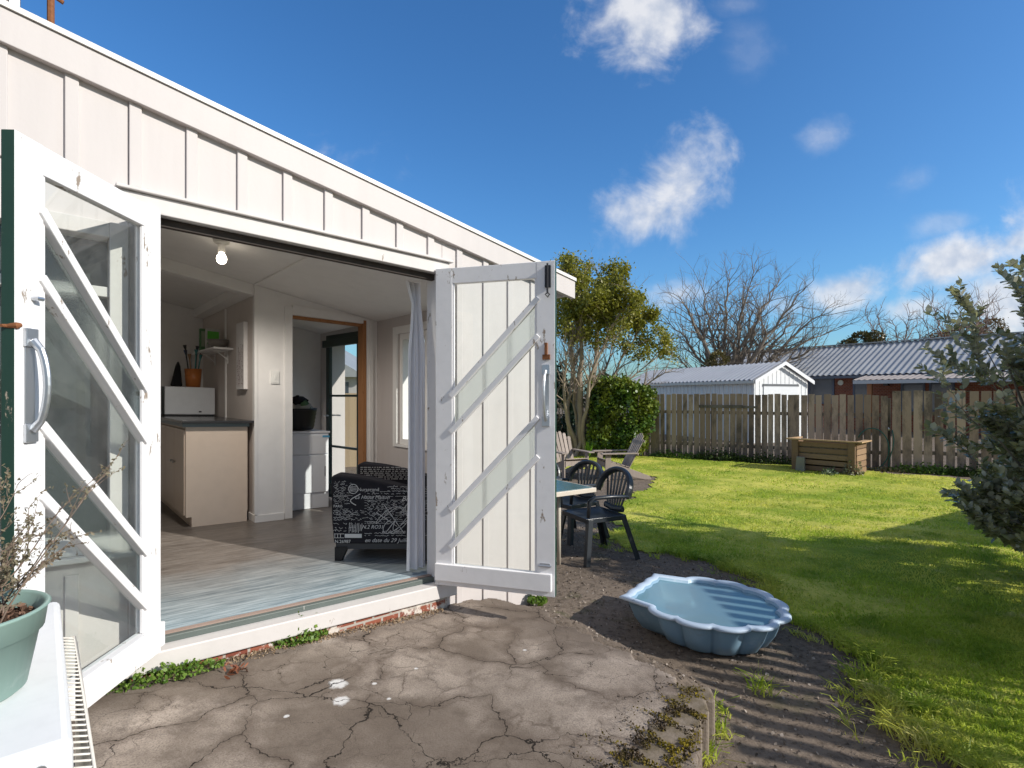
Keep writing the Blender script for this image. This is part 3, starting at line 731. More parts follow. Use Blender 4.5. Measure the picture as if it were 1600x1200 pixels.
pack("food_box", "tall green food box at the far end of the wall shelf", 1.35, 1.43, -3.95, -3.88, 2.15, plain("green_card", (.10, .24, .10), .6), "box", plain("pale_green_print", (.35, .42, .3), .6))
pack("food_box", "bright green and white packet behind the bowl on the wall shelf", 1.34, 1.47, -3.6, -3.54, 2.12, plain("white_card", (.55, .55, .52), .6), "box", plain("lime_print", (.12, .5, .06), .6))
bw = HX(1.41, -3.36, 1.893); b = MB(); b.lathe([(0, .002), (.05, .002), (.085, .04), (.105, .095), (.098, .095), (.075, .045), (0, .02)], bw, 24)
tag(b.build("bowl", plain("grey_glaze", (.22, .20, .18), .35), None, smooth=True, base=bw), "grey brown mixing bowl on the near end of the wall shelf", "bowl")
cv = thing("canvas_picture", "tall white canvas with dark red blossom stems on the kitchen wall", "picture", HX(1.48, -2.72, 1.46))
b = H(); b.box(1.462, 1.498, -2.86, -2.6, 1.465, 2.11); b.build("canvas", plain("canvas_white", (.72, .70, .69), .8), cv, bevel=.002)
b = H(); g = random.Random(3)
for k in range(5):
    v0 = -2.82 + k * .045; z = 1.5; vx = v0; top = 1.68 + g.random() * .22
    b.box(1.4605, 1.4612, v0 - .0015, v0 + .0015, 1.49, top)
    while z < top:
        z += g.uniform(.008, .02); dv = g.uniform(-.014, .014); s_ = g.uniform(.003, .008); b.face([(1.4603, v0 + dv - s_, z), (1.4603, v0 + dv + s_, z - s_ * .3), (1.4603, v0 + dv + s_, z + s_), (1.4603, v0 + dv - s_ * .5, z + s_)])
b.build("painted_stems", plain("dark_red_paint", (.12, .02, .03), .7), cv)
# laundry cabinet and basket
lw = HX(2.15, -2.9, FL)
la = thing("laundry_cabinet", "white laundry cabinet seen through the inner doorway", "cabinet", lw)
m_enam = plain("white_appliance", (.76, .78, .82), .3, .5, 0, .02)
b = H(); b.box(1.90, 2.335, -3.2, -2.705, FL + .001, 1.03); b.build("body", m_enam, la, bevel=.006)
b = H(); b.box(1.915, 2.325, -2.7045, -2.69, FL + .17, .80); b.build("door", m_enam, la, bevel=.004)
b = H(); b.box(1.915, 2.325, -2.7045, -2.69, .81, 1.01); b.build("drawer_front", m_enam, la, bevel=.004)
b = H(); b.box(2.28, 2.29, -2.689, -2.68, .58, .68); b.build("handle", m_steel, la)
b = H(); b.box(1.89, 2.345, -3.2, -2.69, 1.031, 1.05); b.build("top", m_enam, la, bevel=.004)
b = H(); b.box(2.26, 2.335, -2.689, -2.687, .985, 1.005); b.build("blue_tag", plain("blue_label", (.1, .4, .65), .5), la)
bs = HX(2.08, -2.93, 1.051)
ba = thing("laundry_basket", "black plastic laundry basket with clothes on the white cabinet", "basket", bs)
b = MB(); prof = [(0, .004), (.15, .004), (.165, .02)] + [(.168 + .028 * k / 9 + (.004 if k % 2 else 0), .03 + .02 * k) for k in range(10)] + [(.205, .235), (.195, .235), (.16, .02), (0, .015)]
b.lathe(prof, bs, 24); b.build("tub", plain("black_plastic", (.012, .012, .013), .4), ba, smooth=True)
for (dx, dy, dz, c, s_) in ((-.08, .0, .25, (.5, .49, .44), .09), (.06, .02, .245, (.42, .42, .38), .1), (.0, .03, .31, (.015, .015, .017), .09), (.09, -.02, .26, (.1, .2, .1), .05)):
    b = MB(); rr = random.Random(int(dz * 1000)); n = 10; 
    b.lathe([(0.001, -.06 * 1), (s_ * .9, -.05), (s_ * 1.1, 0), (s_ * .7, .04), (.001, .055)], (bs[0] + dx, bs[1] + dy, bs[2] + dz), 9)
    b.V = [(x + rr.uniform(-.02, .02), y + rr.uniform(-.02, .02), z + rr.uniform(-.015, .015)) for x, y, z in b.V]
    b.build("garment", plain("garment_cloth", c, .9), ba, smooth=True)

# ------------------------------------------------------------------ ground, patio, lawn
def sstep(a, b, x):
    k = np.clip((x - a) / (b - a), 0, 1); return k * k * (3 - 2 * k)
def zg(x, y):
    return -.2 - .2 * sstep(4.5, 9.5, y) + .0 * x
def zmound(x, y):
    ax_, ay_, bx_, by_ = .15, 3.62, .78, 2.78
    tt_ = np.clip(((x - ax_) * (bx_ - ax_) + (y - ay_) * (by_ - ay_)) / ((bx_ - ax_) ** 2 + (by_ - ay_) ** 2), 0, 1)
    d = np.hypot(x - ax_ - tt_ * (bx_ - ax_), y - ay_ - tt_ * (by_ - ay_)); return .15 * np.exp(-(d / .2) ** 2)
def zgn(x, y): return float(zg(x, np.float64(y)))
def ground_pt(px, py):
    z = -.3
    for _ in range(12):
        Y = F * (HC - z) / (py - HY); X = (px - 800) / F * Y; z = zgn(X, Y)
    return X, Y, z

t = NT("soil_and_asphalt")
n1 = t.noise(1.3, 7, .65); n2 = t.noise(24, 8, .75); n3 = t.noise(120, 4, .7)
col = t.mix(n1, (.13, .10, .075), (.29, .23, .18)); col = t.mix(t.ramp(n2, [(.36, .7), (.52, 0)]), col, (.055, .042, .032))
col = t.mix(t.ramp(n3, [(.64, 0), (.7, .8)]), col, (.34, .31, .28))
col = t.mix(t.ramp(t.noise(2.7, 5), [(.60, 0), (.72, .55)]), col, (.07, .085, .025))
nb = t.bump(n3, .5, .012); m_soil = t.fin(col, .95, .15, normal=t.bump(n2, .6, .03, nb))
t = NT("far_field"); m_far = t.fin(t.mix(t.noise(.3, 6), (.05, .075, .02), (.11, .13, .04)), .95, .1)

def in_poly(px, py, poly):
    inside = np.zeros(px.shape, bool); n = len(poly)
    for i in range(n):
        x0, y0 = poly[i]; x1, y1 = poly[(i + 1) % n]
        c = ((y0 > py) != (y1 > py)) & (px < (x1 - x0) * (py - y0) / ((y1 - y0) or 1e-9) + x0)
        inside ^= c
    return inside
def grid_sheet(xs, ys, zf, keep=None):
    X, Y = np.meshgrid(xs, ys); Z = zf(X, Y); nx = len(xs)
    V = np.stack([X, Y, Z], -1).reshape(-1, 3)
    i, j = np.meshgrid(np.arange(len(xs) - 1), np.arange(len(ys) - 1)); a = (j * nx + i).ravel()
    Fc = np.stack([a, a + 1, a + 1 + nx, a + nx], 1)
    if keep is not None:
        c = V[Fc].mean(1); Fc = Fc[keep(c[:, 0], c[:, 1])]
    return V, Fc
def bumpz(X, Y, a, s, seed=0.0):
    return a * (np.sin(X * 3.1 * s + seed) * np.cos(Y * 2.7 * s + 1.3 + seed) + .6 * np.sin(X * 7.3 * s + Y * 5.1 * s + seed) + .4 * np.sin(X * 13.7 * s - Y * 11.9 * s))
def ax(*segs):
    return np.unique(np.concatenate([np.linspace(a, b, n) for a, b, n in segs]))
xs = ax((-400, -20, 8), (-20, -6, 15), (-6, 12, 181), (12, 30, 19), (30, 400, 8))
ys = ax((-60, -4, 8), (-4, 20, 241), (20, 60, 21), (60, 700, 8))
V, Fc = grid_sheet(xs, ys, lambda X, Y: zg(X, Y) + zmound(X, Y) + bumpz(X, Y, .008, 1.0) * (np.abs(X) < 30))
# the soil stops under the house and the slab rather than rising through them
def uv(X, Y): return X * dU.x + Y * dU.y, X * dN.x + Y * dN.y + D
o = np_mesh("ground", V, Fc, m_soil, smooth=True); tag(o, "dark bare soil and old asphalt around the slab and the lawn", "ground", kind="structure")

# lawn
LAWN = [(1.75, -1.5), (1.85, 2.2), (1.97, 2.7), (2.05, 3.3), (2.0, 3.9), (2.05, 4.9), (1.6, 5.3), (1.1, 5.7), (1.2, 6.6), (1.5, 8.0), (2.1, 9.6), (2.95, 10.9), (3.0, 12.4),
        (1.8, 12.9), (.6, 13.0), (-2, 13.4), (-9, 15), (-9, 21), (-.5, 18.4), (4.3, 15.4), (8.3, 12.7), (9.6, 11.2), (12.5, 9.2), (12.5, -1.5)]
def lawn_in(x, y): return in_poly(x + .09 * np.sin(y * 5.3) + .05 * np.sin(y * 13.1 + x * 7), y + .08 * np.sin(x * 6.1) + .05 * np.sin(x * 15.3), LAWN)
t = NT("lawn_turf")
g1 = t.noise(.7, 5, .6); g2 = t.noise(7, 6, .7)
col = t.mix(t.ramp(g1, [(.40, 0), (.58, 1)]), (.24, .32, .035), (.56, .53, .11)); col = t.mix(t.ramp(g2, [(.34, .5), (.48, 0)]), col, (.18, .21, .03))
m_turf = t.fin(col, .95, .1, normal=t.bump(t.noise(45, 5, .7), .5, .02))
V, Fc = grid_sheet(ax((-9, 1, 60), (1, 13, 150)), ax((-1.5, 21, 300)), lambda X, Y: zg(X, Y) + bumpz(X, Y, .008, 1.0) + .012, lawn_in)
tag(np_mesh("lawn", V, Fc, m_turf, smooth=True), "sunlit green lawn running to the paling fence", "lawn", kind="structure")
t = NT("grass_blades")
col = t.mix(t.island(), (.30, .42, .03), (.58, .68, .09))
col = t.mix(t.ramp(t.noise(.9, 5, .65), [(.44, 0), (.60, .8)]), col, (.74, .70, .14))
col = t.mix(t.ramp(t.noise(3.5, 5, .65), [(.56, 0), (.68, .7)]), col, (.74, .64, .32))
col = t.mix(t.ramp(t.noise(2.2, 4, .6), [(.34, .8), (.50, 0)]), col, (.16, .30, .02))
t.fin(col, .5, .3); tr = t.n("ShaderNodeBsdfTranslucent"); t.L.new(col, tr.inputs[0])
mx = t.n("ShaderNodeMixShader"); mx.inputs[0].default_value = .5; t.L.new(t.b.outputs[0], mx.inputs[1]); t.L.new(tr.outputs[0], mx.inputs[2]); t.L.new(mx.outputs[0], t.out.inputs[0])
m_blade = t.mat
def grass(n, x0, x1, y0, y1, hgt, wid, seed, inside=lawn_in, lean=.75):
    g = np.random.default_rng(seed); x = g.uniform(x0, x1, n); y = g.uniform(y0, y1, n)
    k = inside(x, y); x, y = x[k], y[k]; n = len(x); z = zg(x, y) + .008
    cl = .6 + .5 * (np.sin(x * 2.3 + 1) * np.sin(y * 1.9) + .5 * np.sin(x * 6.1 + y * 4.7)) * .5 + .25
    h = hgt * g.uniform(.45, 1.25, n) * np.clip(cl, .45, 1.3); w = wid * g.uniform(.7, 1.3, n); a = g.uniform(0, 2 * np.pi, n); l = h * g.uniform(.1, 1.0, n) * lean * 2; b = g.uniform(0, 2 * np.pi, n)
    cx, sx_ = np.cos(a) * w / 2, np.sin(a) * w / 2; lx, ly = np.cos(b) * l, np.sin(b) * l
    P = np.stack([x, y, z], 1)
    def o(dx, dy, dz): return P + np.stack([dx, dy, dz], 1)
    V = np.stack([o(-cx, -sx_, 0 * h), o(cx, sx_, 0 * h), o(cx * .8 + lx * .35, sx_ * .8 + ly * .35, h * .6), o(-cx * .8 + lx * .35, -sx_ * .8 + ly * .35, h * .6),
                  o(cx * .8 + lx * .35, sx_ * .8 + ly * .35, h * .6), o(-cx * .8 + lx * .35, -sx_ * .8 + ly * .35, h * .6), o(lx * 1.02 - cx * .1, ly * 1.02, h * (1 - .25 * lean)), o(lx, ly, h * (1 - .2 * lean))], 1)
    V = V.reshape(-1, 3)
    i = np.arange(n)[:, None] * 8
    Fc = np.concatenate([i + np.array([[0, 1, 2, 3]]), i + np.array([[3, 2, 6, 7]])], 0)
    return V, Fc
parts = [grass(60000, 1.6, 4.6, 1.6, 3.8, .042, .0055, 11), grass(52000, 1.0, 7.2, 3.8, 6.5, .036, .007, 12), grass(40000, .9, 11, 6.5, 10, .034, .011, 13), grass(36000, -2, 12, 10, 19, .036, .018, 14),
         grass(9000, 4.6, 7, .0, 3.8, .05, .009, 15)]
off = 0; VV = []; FF = []
for V, Fc in parts: VV.append(V); FF.append(Fc + off); off += len(V)
tag(np_mesh("grass", np.concatenate(VV), np.concatenate(FF), m_blade), "short bright green grass blades of the lawn", "grass", kind="stuff")

# cracked concrete patio
PATIO = [HX(-3, .032, 0)[:2], HX(1.98, .032, 0)[:2], (-.30, 3.70), (-.1, 3.74), (.08, 3.66), (.22, 3.53), (.36, 3.27), (.5, 3.03), (.64, 2.83), (.72, 2.66), (.80, 2.50), (.78, 2.3), (.72, 2.1), (.64, 1.9), (.55, 1.7), (.3, 1.3), (.1, .8), (-.2, -.5), (-4, -1.5)]
def zp(x, y):
    u, v = uv(x, y); return .105 - .06 * np.clip(u, -1, 3) * (1 - .5 * sstep(.5, 1.6, v)) - .012 * np.clip(v, 0, 3)
def patio_in(x, y): return in_poly(x + .018 * np.sin(y * 21) + .012 * np.sin(y * 47 + 2), y + .018 * np.sin(x * 23 + 1) + .01 * np.sin(x * 51), PATIO)
t = NT("cracked_concrete")
wv = t.n("ShaderNodeVectorMath", operation='ADD'); nz = t.n("ShaderNodeTexNoise"); nz.inputs['Scale'].default_value = 3.2; nz.inputs['Detail'].default_value = 6; nz.inputs['Roughness'].default_value = .6; t.L.new(t.tc, nz.inputs['Vector'])
sc_ = t.n("ShaderNodeVectorMath", operation='MULTIPLY'); t.L.new(nz.outputs['Color'], sc_.inputs[0]); sc_.inputs[1].default_value = (.32, .32, .0)
t.L.new(t.mapping((1, 1, 0)), wv.inputs[0]); t.L.new(sc_.outputs[0], wv.inputs[1])
vo = t.n("ShaderNodeTexVoronoi", feature='DISTANCE_TO_EDGE'); vo.inputs['Scale'].default_value = 2.3; vo.inputs['Randomness'].default_value = 1; t.L.new(wv.outputs[0], vo.inputs['Vector'])
vd = t.n("ShaderNodeTexVoronoi", feature='F1'); vd.inputs['Scale'].default_value = 2.3; t.L.new(wv.outputs[0], vd.inputs['Vector'])
keepm = t.ramp(t.noise(1.7, 4), [(.42, 0), (.50, 1)])
vo2 = t.n("ShaderNodeTexVoronoi", feature='DISTANCE_TO_EDGE'); vo2.inputs['Scale'].default_value = 5.6; t.L.new(wv.outputs[0], vo2.inputs['Vector'])
keep2 = t.ramp(t.noise(1.25, 4, .55, vec=t.mapping((1, 1, 1), (0, 0, 2))), [(.46, 0), (.53, 1)])
wide = t.math('MULTIPLY', t.ramp(t.noise(4.5, 4), [(.35, .25), (.65, 1)]), .0095)
def line(d, k): return t.math('MULTIPLY', t.math('SUBTRACT', 1.0, t.math('DIVIDE', d, wide), True), k)
crack = t.math('MAXIMUM', line(vo.outputs['Distance'], keepm), line(t.math('MULTIPLY', vo2.outputs['Distance'], 1.2), keep2)); crack = t.math('MULTIPLY', crack, 1.6, True)
damp = t.math('MULTIPLY', t.ramp(vo.outputs['Distance'], [(.0, 1), (.14, 0)]), t.ramp(t.noise(2.2, 5, .65), [(.36, 0), (.52, 1)]))
damp = t.math('MAXIMUM', damp, t.math('MULTIPLY', t.ramp(vo2.outputs['Distance'], [(.0, 1), (.09, 0)]), t.ramp(t.noise(1.9, 5, .65, vec=t.mapping((1, 1, 1), (0, 0, 2.5))), [(.48, 0), (.62, 1)])))
big = t.noise(1.0, 6, .62)
col = t.mix(t.ramp(big, [(.3, 0), (.7, 1)]), (.23, .182, .145), (.50, .415, .345))
sepc = t.n("ShaderNodeSeparateColor"); t.L.new(vd.outputs['Color'], sepc.inputs[0]); col = t.mix(.3, col, t.mix(sepc.outputs[0], (.18, .142, .112), (.52, .445, .375)))
fine = t.noise(150, 5, .75); col = t.mix(t.ramp(fine, [(.35, .7), (.52, 0)]), col, (.10, .08, .066)); col = t.mix(t.ramp(fine, [(.56, 0), (.72, .55)]), col, (.5, .45, .4))
mid = t.noise(9, 7, .7); col = t.mix(t.ramp(mid, [(.32, .65), (.5, 0)]), col, (.12, .095, .078))
col = t.mix(t.math('MULTIPLY', t.math('MULTIPLY', damp, t.math('ADD', .45, t.noise(14, 5, .7)), True), .72), col, (.085, .06, .045))
col = t.mix(t.ramp(t.noise(.8, 4, .6, vec=t.mapping((1, 1, 1), (0, 0, 1))), [(.46, 0), (.56, .7)]), col, (.12, .092, .07))
def spot(px, py, r, soft=.4):
    Y = 850 * 1.30 / (py - 618); X = (px - 800) / 850 * Y
    d = t.n("ShaderNodeVectorMath", operation='DISTANCE'); t.L.new(t.mapping((1, 1, 0)), d.inputs[0]); d.inputs[1].default_value = (X, Y, 0)
    dd = t.math('ADD', t.math('DIVIDE', d.outputs['Value'], r), t.math('MULTIPLY', t.math('SUBTRACT', t.noise(16, 6, .7), .5), 1.9))
    return t.ramp(dd, [(1 - soft, 1), (1, 0)])
for (px, py, r) in ((528, 1060, .045), (533, 1087, .04), (448, 1117, .012), (585, 1058, .012), (608, 1082, .010), (650, 1030, .010), (820, 995, .012)):
    col = t.mix(t.math('MULTIPLY', spot(px, py, r), .85), col, (.72, .70, .68))
col = t.mix(t.ramp(t.noise(34, 4, .6), [(.79, 0), (.8, .9)]), col, (.7, .68, .65))
col = t.mix(crack, col, (.022, .017, .013))
hgt = t.math('SUBTRACT', t.math('ADD', t.math('MULTIPLY', mid, .5), t.math('MULTIPLY', fine, .35)), t.math('MULTIPLY', crack, 1.5))
m_conc = t.fin(col, .9, .2, normal=t.bump(hgt, .55, .012))
xs = ax((-4, -1.6, 25), (-1.6, 1.0, 190)); ys = ax((-1.5, .6, 20), (.6, 3.9, 240))
V, Fc = grid_sheet(xs, ys, lambda X, Y: zp(X, Y) + bumpz(X, Y, .0018, 1.6), patio_in)
# skirt: drop the rim down to the soil
ed = {}
for f in Fc:
    for a, c in zip(f, np.roll(f, -1)):
        k = (int(a), int(c)); 
        if (k[1], k[0]) in ed: del ed[(k[1], k[0])]
        else: ed[k] = 1
V = list(map(tuple, V)); low = {}; extra = []
for a, c in ed:
    for q in (a, c):
        if q not in low: low[q] = len(V); V.append((V[q][0], V[q][1], -.5))
    extra.append([c, a, low[a], low[c]])
o = np_mesh("patio", np.array(V), np.concatenate([Fc, np.array(extra)]), m_conc); tag(o, "cracked grey concrete slab in front of the doors", "patio", kind="structure")

# mossy concrete edging posts stepping down along the slab
t = NT("mossy_concrete"); g = t.noise(9, 6, .65)
ge = t.n("ShaderNodeNewGeometry"); nsep = t.n("ShaderNodeSeparateXYZ"); t.L.new(ge.outputs['Normal'], nsep.inputs[0])
col = t.mix(t.noise(60, 5, .7), (.17, .135, .105), (.33, .275, .225)); moss = t.math('MULTIPLY', t.ramp(g, [(.34, 0), (.72, .95)]), t.ramp(nsep.outputs[2], [(.5, 0), (.8, 1)]))
col = t.mix(moss, col, t.mix(t.noise(30), (.045, .036, .02), (.11, .082, .028))); m_moss = t.fin(col, .95, .1, normal=t.bump(g, .6, .02))
posts = [(1108, 1070), (1099, 1090), (1089, 1113), (1077, 1138), (1062, 1170), (1045, 1207)]
names = ["farthest", "second farthest", "third", "fourth", "fifth", "nearest"]
labs = ["low concrete edging post farthest along the slab edge, nearest the blue pool", "second mossy edging post counted from the blue pool", "third mossy edging post counted from the blue pool",
        "fourth edging post counted from the pool, with yellow moss on top", "fifth edging post counted from the pool, at the bottom of the photo", "sixth edging post counted from the pool, nearest the camera"]
e_dir = Vector((.30, .95)).normalized(); proto = None
for i, (px, py) in enumerate(posts):
    Y = F * (HC - .03) / (py - HY); X = (px - 800) / F * Y
    if proto is None:
        g = MB(); g.box(-.17, 0, -.055, .055, -.30, .0); proto = g.build("edging_post", m_moss, None, bevel=.014, seg=3); o = proto
    else: o = proto.copy(); COL.objects.link(o)
    o.location = (X, Y - .05, float(zp(np.float64(X), np.float64(Y))) + .006 + .006 * (i % 2)); o.rotation_euler = (0, 0, R(-9 - 2 * (i % 3)) * 1); tag(o, labs[i], "edging post", "concrete edging posts along the slab")

# ------------------------------------------------------------------ heat pump and potted plant
hpb = HX(-.12, 1.3, .12)
ac = thing("heat_pump", "white outdoor heat pump unit in front of the open left door", "heat pump", hpb)
ZT = .752; TI = TILT
def HF(u, v, z): q = HX(u, v, 0); return (q[0], q[1], z)
m_ac = paint("white_enamel_casing", (.80, .80, .80), .02, 4, .4, chip=(.55, .53, .5), chip_amt=-.3)
b = MB(HF); b.box(-.30, .045, .87, 1.745, .13, ZT); b.build("casing", m_ac, ac, bevel=.016, seg=3)
b = MB(HF); b.box(-.3, .03, .9, 1.7, .06, .129); b.build("base", plain("grey_foot", (.2, .2, .2), .7), ac)
b = MB(HF)
for k in range(31):
    v = .99 + k * .0245; b.tube([(.046, v, ZT - .075), (.075, v, ZT - .085), (.078, v, ZT - .12), (.078, v, .17), (.046, v, .16)], .0024, 5)
for k in range(12):
    z = ZT - .1 - k * .047; b.tube([(.079, .975, z), (.079, 1.73, z)], .0022, 5)
for z in (ZT - .085, ): b.tube([(.047, .975, z), (.075, .975, z), (.076, 1.735, z), (.047, 1.735, z)], .003, 5)
b.build("wire_guard", plain("cream_wire", (.66, .62, .56), .4), ac, smooth=True)
b = MB(HF); b.box(.0455, .05, 1.0, 1.72, .17, ZT - .09); b.build("coil", plain("dark_fins", (.12, .12, .12), .6, .3, .5), ac)
b = MB(HF); b.tube([(.0, 1.745, ZT - .035), (.0, 1.750, ZT - .035)], .0095, 14); b.build("screw", m_steel, ac, smooth=False)
b = MB(HF); b.box(-.22, -.03, 1.745, 1.748, ZT - .12, ZT - .062); b.build("label_frame", plain("label_border", (.05, .03, .07), .4), ac)
b = MB(HF); b.box(-.216, -.034, 1.7482, 1.749, ZT - .117, ZT - .066); b.build("label_plate", plain("pale_green_label", (.40, .42, .36), .4, .4, 0, .3, 30), ac)
b = MB(HF); b.box(.0195, .0205, 1.745, 1.7462, .14, ZT - .05); b.build("panel_seam", plain("seam_grey", (.3, .3, .3), .6), ac)

pc = Vector((-1.105, 1.085, ZT + .001))
pot = thing("potted_plant", "faded green plastic pot with a dry twiggy plant on the white heat pump", "potted plant", pc)
t = NT("faded_green_plastic"); c1 = t.mix(t.noise(5, 5), (.20, .31, .275), (.27, .38, .335)); m_pot = t.fin(t.mix(t.ramp(t.noise(16, 7, .7, dist=1.5), [(.58, 0), (.75, .5)]), c1, (.42, .5, .47)), .5, .4)
PH = .168; RB = .104; RT = .134
b = MB(); b.lathe([(0, 0), (RB - .01, 0), (RB, .008), (RB + (RT - RB) * .7, PH * .72), (RT - .002, PH * .725), (RT + .004, PH * .98), (RT + .009, PH), (RT + .003, PH + .004), (RT - .004, PH), (RT - .012, PH * .72), (RB, .03), (0, .03)], pc, 40); b.build("pot", m_pot, pot, smooth=True)
b = MB(); n_ = 26; rings = []
for r in np.linspace(0.002, RT - .012, 9):
    rings.append([b.v(pc.x + r * math.cos(2 * math.pi * j / n_), pc.y + r * math.sin(2 * math.pi * j / n_), pc.z + PH * .80 + .006 * random.uniform(-1, 1)) for j in range(n_)])
for A, B in zip(rings, rings[1:]):
    for j in range(n_): b.F.append([A[j], A[(j + 1) % n_], B[(j + 1) % n_], B[j]]); b.M.append(0)
so = b.build("potting_bark", plain("bark_soil", (.05, .033, .022), .95, .1, 0, .5, 60, .8, 60), pot)
g = np.random.default_rng(5); n = 900; rr = np.sqrt(g.uniform(0, 1, n)) * (RT - .016); aa = g.uniform(0, 6.28, n)
P = np.stack([pc.x + rr * np.cos(aa), pc.y + rr * np.sin(aa), pc.z + PH * .81 + g.uniform(0, .012, n)], 1)
V, Fc = leaf_quads(P, .017, .45, 0, 3); tt = NT("bark_chips"); tt.fin(tt.mix(tt.island(), (.03, .018, .012), (.20, .12, .085)), .9, .1); np_mesh("bark_chip_cover", V, Fc, tt.mat, pot)["kind"] = "stuff"
m_twig = plain("dry_twig", (.22, .16, .125), .8, .2, 0, .3, 30)
b = MB(); rr = random.Random(12); tips = []
def twig(p, d, L, r, dep):
    pts = [p]; n = 6
    for k in range(n):
        d = (d + Vector((rr.uniform(-1, 1), rr.uniform(-1, 1), rr.uniform(-.7, .8))) * .22).normalized(); pts.append(pts[-1] + d * L / n)
        if dep and rr.random() < .75:
            e_ = (d + Vector((rr.uniform(-1, 1), rr.uniform(-1, 1), rr.uniform(-.5, .7))) * .9).normalized(); twig(pts[-1], e_, L * rr.uniform(.25, .55), r * .6, dep - 1)
        if dep < 2 and rr.random() < .75: tips.append(pts[-1])
    b.tube(pts, [r * (1 - .6 * k / n) for k in range(n + 1)], 5, caps=False)
for k in range(20):
    a = rr.uniform(0, 6.28); r0 = rr.uniform(0, .07)
    p = pc + Vector((r0 * math.cos(a), r0 * math.sin(a), PH * .8)); d = Vector((rr.uniform(-.7, .75), rr.uniform(-.5, .7), rr.uniform(.55, 1.5))).normalized()
    twig(p, d, rr.uniform(.15, .30), .0022, 2)
b.build("stems", m_twig, pot, smooth=True)
P = np.array([tuple(q + Vector((rr.uniform(-1, 1), rr.uniform(-1, 1), rr.uniform(-1, 1))) * .004) for q in tips for _ in range(2)])
V, Fc = leaf_quads(P, .008, .5, .2, 4); np_mesh("dry_leaf_cover", V, Fc, leafmat("dry_leaf", (.20, .15, .11), (.33, .27, .2), (.2, .2, .12)), pot)["kind"] = "stuff"

# ------------------------------------------------------------------ shell pool
hx0, hy0 = .93, 3.80; axd = Vector((.80, -.60)); lat = Vector((.60, .80)); PZ = zgn(1, 3.5) + .012
po = thing("paddling_pool", "pale blue scallop shell paddling pool full of rainwater on the dirt", "paddling pool", (hx0 + axd.x * .5, hy0 + axd.y * .5, PZ))
def outline(k, nseg, grow=0.0, scal=1.0):
    """closed outline in (a, b): straight hinge side then nine lobes"""
    pts = []
    nl = 9; per = nseg // nl; A0 = R(-128); A1 = R(128)
    for i in range(nl * per + 1):
        q = i / per; th = A0 + (A1 - A0) * i / (nl * per); fr = q - math.floor(q)
        lobe = abs(math.sin(math.pi * q)) ** .6
        rad = 1 - .075 * scal + .075 * scal * lobe
        pts.append((.50 + (.50 + grow) * rad * math.cos(th), (.475 + grow) * rad * math.sin(th)))
    return pts
def shell_ring(grow, z, scal, s=1.0, hinge=1.0):
    pts = outline(0, 108, grow, scal); cen = (.5, 0)
    pts = [(cen[0] + (a - cen[0]) * s, cen[1] + (c - cen[1]) * s) for a, c in pts]
    hw = .30 * s; x0 = (.5 - (.5 + .02 + grow) * s * hinge)
    e0 = (x0, hw * 1.0 + grow * .6); e1 = (x0, -hw * 1.0 - grow * .6)
    n = 8; line = [(e0[0] + .015 * s * math.sin(math.pi * j / n * 4) ** 2 * scal, e0[1] + (e1[1] - e0[1]) * j / n) for j in range(n + 1)]
    return [(hx0 + (axd.x * a + lat.x * c) * .88, hy0 + (axd.y * a + lat.y * c) * .88, PZ + z) for a, c in pts + line]
b = MB()
spec = [(0, .004, .6, .60), (0, .0, .8, .70), (0, .02, 1.5, .80), (0, .09, 1.9, .90), (0, .165, 1.5, .96), (0, .192, 1.0, .975), (.012, .196, 1.0, 1.0), (.038, .200, 1.0, 1.0), (.048, .206, 1.0, 1.0), (.046, .218, 1.0, 1.0), (.03, .224, 1.0, 1.0), (.006, .224, 1.0, .99), (0, .212, 1.0, .965), (0, .17, 1.15, .925), (0, .09, 1.2, .86), (0, .035, 1.0, .77), (0, .02, .7, .66), (0, .016, .5, .3)]
rings = []
for gr_, z, s_, sc2 in spec: rings.append([b.v(*p) for p in shell_ring(gr_, z, s_, sc2)])
for ri, (A, B) in enumerate(zip(rings, rings[1:])):
    n = len(A)
    for j in range(n): b.F.append([A[j], A[(j + 1) % n], B[(j + 1) % n], B[j]]); b.M.append(1 if 5 <= ri <= 11 else 0)
b.F.append(rings[0][::-1]); b.F.append(rings[-1]); b.M += [0, 0]
t = NT("pale_blue_plastic"); c1 = t.mix(t.noise(3.5, 6, .65), (.17, .29, .40), (.25, .38, .49)); ge = t.n("ShaderNodeNewGeometry"); ns = t.n("ShaderNodeSeparateXYZ"); t.L.new(ge.outputs['Normal'], ns.inputs[0])
c1 = t.mix(t.ramp(t.noise(8, 6, .7), [(.55, 0), (.72, .45)]), c1, (.45, .52, .60)); c1 = t.mix(t.ramp(t.noise(5, 6, .7), [(.62, 0), (.75, .5)]), c1, (.18, .2, .2))
m_pool = t.fin(c1, .38, .45); b.build("shell", [m_pool, paint("sun_faded_rim_plastic", (.44, .53, .64), .08, 8, .45, chip=(.22, .30, .38), chip_amt=.35)], po, smooth=True)
b = MB(); b.face(shell_ring(0, .196, 1.05, .948)); 
t = NT("pool_water"); t.N.remove(t.b)
tr = t.n("ShaderNodeBsdfTransparent"); tr.inputs[0].default_value = (.62, .86, .92, 1); gl = t.n("ShaderNodeBsdfGlossy"); gl.inputs['Roughness'].default_value = .03
fr = t.n("ShaderNodeFresnel"); t.L.new(t.math('ADD', 1.33, t.math('MULTIPLY', t.n("ShaderNodeNewGeometry").outputs['Backfacing'], 1 / 1.33 - 1.33)), fr.inputs[0]); bp = t.bump(t.noise(14, 3), .05, .01); t.L.new(bp, gl.inputs['Normal']); t.L.new(bp, fr.inputs['Normal'])
